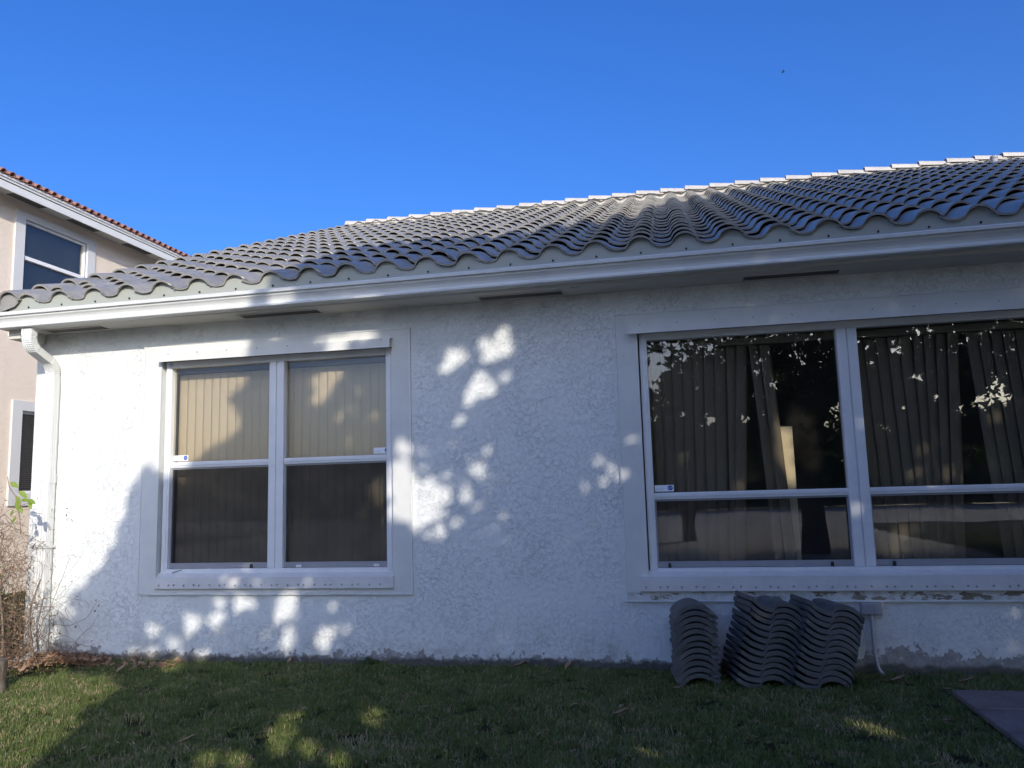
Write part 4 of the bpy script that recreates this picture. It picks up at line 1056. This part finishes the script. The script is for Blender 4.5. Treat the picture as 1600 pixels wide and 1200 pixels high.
scatter(-7.0, 3.2, -3.2, 0.0, 1900, .8, 1.25, infr)
scatter(-10.0, HX0, 0, 6, 250, .9, 1.4)
scatter(-14, 14, -15.2, 0.0, 70, 1.2, 2.2, lambda x, y: not infr(x, y) )
me = bpy.data.meshes.new('grass_points'); me.from_pydata(pts, [], [])
for nm, ty, dt, data in (('rot', 'FLOAT_VECTOR', 'vector', [c for r in rots for c in r]), ('scl', 'FLOAT', 'value', scs), ('idx', 'INT', 'value', idx)):
    a = me.attributes.new(nm, ty, 'POINT'); a.data.foreach_set(dt, data)
lawn = bpy.data.objects.new('grass', me); COL.objects.link(lawn)
tag(lawn, 'short coarse green lawn in front of the white wall', 'grass', kind='stuff')
ng = bpy.data.node_groups.new('lawn', 'GeometryNodeTree')
ng.interface.new_socket('Geometry', in_out='INPUT', socket_type='NodeSocketGeometry'); ng.interface.new_socket('Geometry', in_out='OUTPUT', socket_type='NodeSocketGeometry')
gi = ng.nodes.new('NodeGroupInput'); go = ng.nodes.new('NodeGroupOutput')
ci = ng.nodes.new('GeometryNodeCollectionInfo'); ci.inputs['Collection'].default_value = tcol; ci.inputs['Separate Children'].default_value = True; ci.inputs['Reset Children'].default_value = True
ip = ng.nodes.new('GeometryNodeInstanceOnPoints'); ip.inputs['Pick Instance'].default_value = True
def attr(name, ty):
    a = ng.nodes.new('GeometryNodeInputNamedAttribute'); a.data_type = ty; a.inputs['Name'].default_value = name; return a.outputs[0]
L_ = ng.links.new
L_(gi.outputs[0], ip.inputs['Points']); L_(ci.outputs[0], ip.inputs['Instance']); L_(attr('idx', 'INT'), ip.inputs['Instance Index'])
e2r = ng.nodes.new('FunctionNodeEulerToRotation'); L_(attr('rot', 'FLOAT_VECTOR'), e2r.inputs[0]); L_(e2r.outputs[0], ip.inputs['Rotation'])
L_(attr('scl', 'FLOAT'), ip.inputs['Scale']); L_(ip.outputs[0], go.inputs[0])
md = lawn.modifiers.new('lawn', 'NODES'); md.node_group = ng
print('tufts', len(pts))

# dead leaves
def dead_leaf_mesh(seed, L):
    q = random.Random(seed); b = MB(); n = 6; vs = []
    for i in range(n + 1):
        t = i / n; w = .22 * L * math.sin(math.pi * min(1, t * .95 + .03)) ** .8; z = .18 * L * math.sin(t * 2.6 + seed) + .01
        for s_ in (-1, 0, 1): vs.append((t * L - L / 2, s_ * w, z + (abs(s_) * w * .5)))
    fs = [(i*3+k, (i+1)*3+k, (i+1)*3+k+1, i*3+k+1) for i in range(n) for k in range(2)]
    vs2 = [(x, y, z - .0012) for x, y, z in vs]
    b.add(vs, fs, True); b.add(vs2, [f[::-1] for f in fs], True); return b.mesh('dead_leaf', M['litter'])
dls = [dead_leaf_mesh(s, L) for s, L in ((1, .075), (2, .09), (3, .065), (4, .11))]
DL = [((191, 1052), 1, 70, 'curled dark brown leaf upright on the grass near the bare left bed'), ((455, 1038), 2, 80, 'small curled brown leaf leaning on the wall below the left window'),
      ((820, 1036), 3, 20, 'long pale brown leaf lying at the foot of the wall between the windows'), ((895, 1037), 1, 60, 'reddish leaf standing against the wall base between the windows'),
      ((970, 1122), 3, 8, 'long tan leaf lying on the shaded lawn left of the tile stacks'), ((901, 1116), 0, 30, 'round dark brown leaf on the lawn below the bare wall'),
      ((1058, 1084), 2, 40, 'brown leaf in front of the arched tile stack'), ((1405, 1068), 3, 5, 'thin tan leaf by the wall just right of the conduit'),
      ((1512, 1071), 3, -15, 'tan leaf near the wall above the pavers'), ((1486, 1140), 1, 35, 'folded tan leaf on the grass left of the pavers'),
      ((290, 1166), 3, 20, 'wide reddish dead leaf on the lawn below the left window'), ((1480, 1086), 2, 10, 'pale whitish leaf at the top corner of the pavers'),
      ((975, 1118), 0, 50, 'small brown leaf touching the long tan leaf on the lawn')]
for (px, py), i, rz, lab in DL:
    p = ground_at(px, py); p.y = min(p.y, -.03)
    simple_thing('dead_leaf', dls[i], Matrix.Translation((p.x, p.y, .035)) @ Matrix.Rotation(R(rz), 4, 'Z') @ Matrix.Rotation(R(-50 if 'upright' in lab or 'leaning' in lab or 'standing' in lab else -8), 4, 'Y'), lab, 'leaf')
b = MB(); q = random.Random(8)
for _ in range(2300):
    x = q.uniform(-6.6, -4.75) if q.random() < .93 else q.uniform(-4.75, -4.0); y = -.02 - abs(q.gauss(0, .32))
    if x > -5.1: y = max(y, -.24)
    c = Vector((x, y, q.uniform(.0, .045) + max(0, .05 * (1 - (x + 5.6) ** 2)))); d = Vector((q.gauss(0, 1), q.gauss(0, 1), q.gauss(0, .35))).normalized(); nn = Vector((q.gauss(0, .5), q.gauss(0, .5), 1))
    nn = (nn - d * nn.dot(d)).normalized(); add_leaf(b, c, q.uniform(.03, .075), q.uniform(.012, .028), d, nn)
for _ in range(420):
    x = q.uniform(-5, 3); y = q.uniform(-2.6, -.03)
    if 1.55 < x and y < -.55: continue
    d = Vector((q.gauss(0, 1), q.gauss(0, 1), q.gauss(0, .2))).normalized(); add_leaf(b, Vector((x, y, q.uniform(.02, .04))), q.uniform(.03, .08), q.uniform(.004, .014), d, Vector((0, 0, 1)))
tag(b.build('leaf_litter', M['litter'], None, fixn=False), 'brown dead leaves and straw strewn over the bare bed at the left corner', 'leaf litter', kind='stuff')

# weed at the wall foot
wd = empty('weed', tuple(at(572, 1034, -.05)), 'small dark green weed growing at the wall foot below the left window', 'weed')
q = random.Random(4); b = MB(); c0 = at(572, 1032, -.04); c0.z = 0.01
for k in range(14):
    a = q.uniform(0, 6.28); d = Vector((math.cos(a), math.sin(a) * .4 - .1, q.uniform(.2, 1))).normalized(); s0 = c0 + Vector((q.uniform(-.06, .06), q.uniform(-.02, .0), 0))
    b.tube([s0, s0 + d * .03], .0015, 4); add_leaf(b, s0 + d * .05, .055, .035, d, (Vector((0, -1, .5)) - d * Vector((0, -1, .5)).dot(d)).normalized())
b.build('leaves', M['leaf'], wd, fixn=False)

# ------------------------------------------------------------------ dead vine bush at the left corner
bush = empty('dead_vine_bush', (-5.6, -0.6, 0), 'tangled dry brown vine bush with a few green leaves at the left corner', 'bush')
q = random.Random(15)
for x, y, h, r in ((-5.66, -.62, 1.55, .018), (-5.50, -.60, 1.40, .014), (-5.79, -.55, 1.7, .016), (-5.60, -.40, 1.0, .02), (-5.30, -.30, .75, .012), (-5.42, -.5, 1.15, .010), (-5.95, -.6, 1.6, .016)):
    b = MB(); pts_ = [Vector((x + .05 * math.sin(t * 5 + x * 9) * t, y + .05 * math.cos(t * 4 + x * 7) * t, -.03 + h * t)) for t in [i / 9 for i in range(10)]]
    b.tube(pts_, [r * (1.2 - .75 * i / 9) for i in range(10)], 7); b.build('stem', M['stem'], bush)
def wander(b, p, d, L, r, q, droop=.5, n=9, curl=.35):
    pts_ = [p.copy()]
    for i in range(n):
        d = (d + Vector((q.gauss(0, curl), q.gauss(0, curl), q.gauss(0, curl) - droop * .12))).normalized(); p = p + d * (L / n)
        if p.y > -.02 and p.x > HX0 - .02: p.y = -.02
        if p.z < .01: p.z = .01
        pts_.append(p.copy())
    b.tube(pts_, [r * (1 - .7 * i / n) for i in range(n + 1)], 3, True, False); return pts_
b = MB(); tips = []
for k in range(1250):
    x = q.gauss(-5.76, .15); z = q.uniform(.02, 1.25) ** 1.0; y = q.uniform(-.85, -.1)
    if z > .9 and q.random() < .45: continue
    if z < .5: x = q.gauss(-5.60, .22)
    p = Vector((min(x, -4.95), y, z)); d = Vector((q.gauss(.15, .7), q.gauss(0, .5), q.gauss(.15, .8))).normalized()
    tips += wander(b, p, d, q.uniform(.15, .55), q.uniform(.0014, .0032), q)[-2:]
for k in range(13):   # long arching runners over the wall
    p = Vector((q.uniform(-5.6, -5.2), q.uniform(-.3, -.06), q.uniform(.05, .5))); d = Vector((q.uniform(.1, .8), .1, q.uniform(.4, 1.2))).normalized()
    wander(b, p, d, q.uniform(.45, .85), .0017, q, 2.0, 14, .22)
for k in range(110):
    p = Vector((q.uniform(-6.0, -5.45), q.uniform(-.75, -.2), 0.01)); wander(b, p, Vector((q.gauss(0, .15), q.gauss(0, .1), 1)).normalized(), q.uniform(.5, 1.35), q.uniform(.002, .005), q, 0, 10, .12)
b.build('twigs', M['twig'], bush, fixn=False)['kind'] = 'stuff'
b = MB()
for k in range(2600):
    p = q.choice(tips) + Vector((q.gauss(0, .04), q.gauss(0, .04), q.gauss(0, .04))); d = Vector((q.gauss(0, 1), q.gauss(0, 1), q.gauss(-.3, 1))).normalized(); nn = Vector((q.gauss(0, 1), q.gauss(0, 1), q.gauss(0, 1))); nn = (nn - d * nn.dot(d)).normalized()
    add_leaf(b, p, q.uniform(.015, .04), q.uniform(.006, .014), d, nn)
b.build('withered_leaves', M['litter'], bush, fixn=False)['kind'] = 'stuff'
b = MB()
for k in range(1500):  # fine green growth low down
    c = q.random()
    x = q.gauss(-5.74, .06) if c < .45 else q.gauss(-5.55, .04); p = Vector((x, q.uniform(-.65, -.4), q.uniform(.28, .85)))
    d = Vector((q.gauss(0, .5), q.gauss(0, .5), q.gauss(.6, .6))).normalized(); nn = Vector((q.gauss(0, 1), q.gauss(-1, 1), q.gauss(0, 1))); nn = (nn - d * nn.dot(d)).normalized()
    add_leaf(b, p, q.uniform(.02, .042), q.uniform(.006, .011), d, nn)
b.build('green_sprigs', M['vine'], bush, fixn=False)['kind'] = 'stuff'
for px, py, L, dx, dz in ((22, 757, .10, .9, -.45), (36, 772, .10, .8, -.6), (48, 783, .10, .9, -.35), (28, 780, .09, .5, -.5), (38, 781, .09, .7, -.1), (27, 790, .10, .1, -1), (33, 797, .07, .3, -.9), (47, 789, .08, .4, -.8), (18, 801, .08, -.6, -.5), (22, 812, .07, -.5, -.8)):
    p = at(px, py, -.56); d = Vector((dx, q.uniform(-.3, .1), dz)).normalized(); nn = Vector((.2, -.8, .6)); nn = (nn - d * nn.dot(d)).normalized(); b = MB(); add_leaf(b, p, L, L * .42, d, nn); b.build('green_leaf', M['vine'], bush, fixn=False)
b = MB(); b.tube([at(12, 745, -.58), at(14, 760, -.57), at(24, 775, -.56), at(33, 785, -.56), at(30, 800, -.56), at(33, 835, -.55)], .0035, 5); b.build('green_shoot', M['twig'], bush)
# stump at the picture's left edge
st = MB(); p = ground_at(2, 1085); st.tube([Vector((p.x - .05, p.y, -.02)), Vector((p.x - .05, p.y, .12)), Vector((p.x - .04, p.y, .24))], [.075, .065, .06], 10)
tag(st.build('tree_stump', M['bark'], None), 'weathered low stump beside the dead vine bush', 'stump')

# a bird high in the sky
bp = at(1223.5, 112.5, 40)
bird = MB(); bird.tube([bp + Vector((-.10, 0, 0)), bp + Vector((-.04, 0, .01)), bp + Vector((.05, 0, 0.01)), bp + Vector((.12, 0, 0))], [.01, .035, .03, .005], 6)
for s_ in (-1, 1): bird.add([bp + Vector((-.03, 0, 0)), bp + Vector((.04, 0, 0)), bp + Vector((.03, s_ * .16, .07)), bp + Vector((0, s_ * .27, .04))], [(0, 1, 2, 3)])
tag(bird.build('bird', M['rubber'], None), 'tiny dark bird flying high in the blue sky', 'bird')
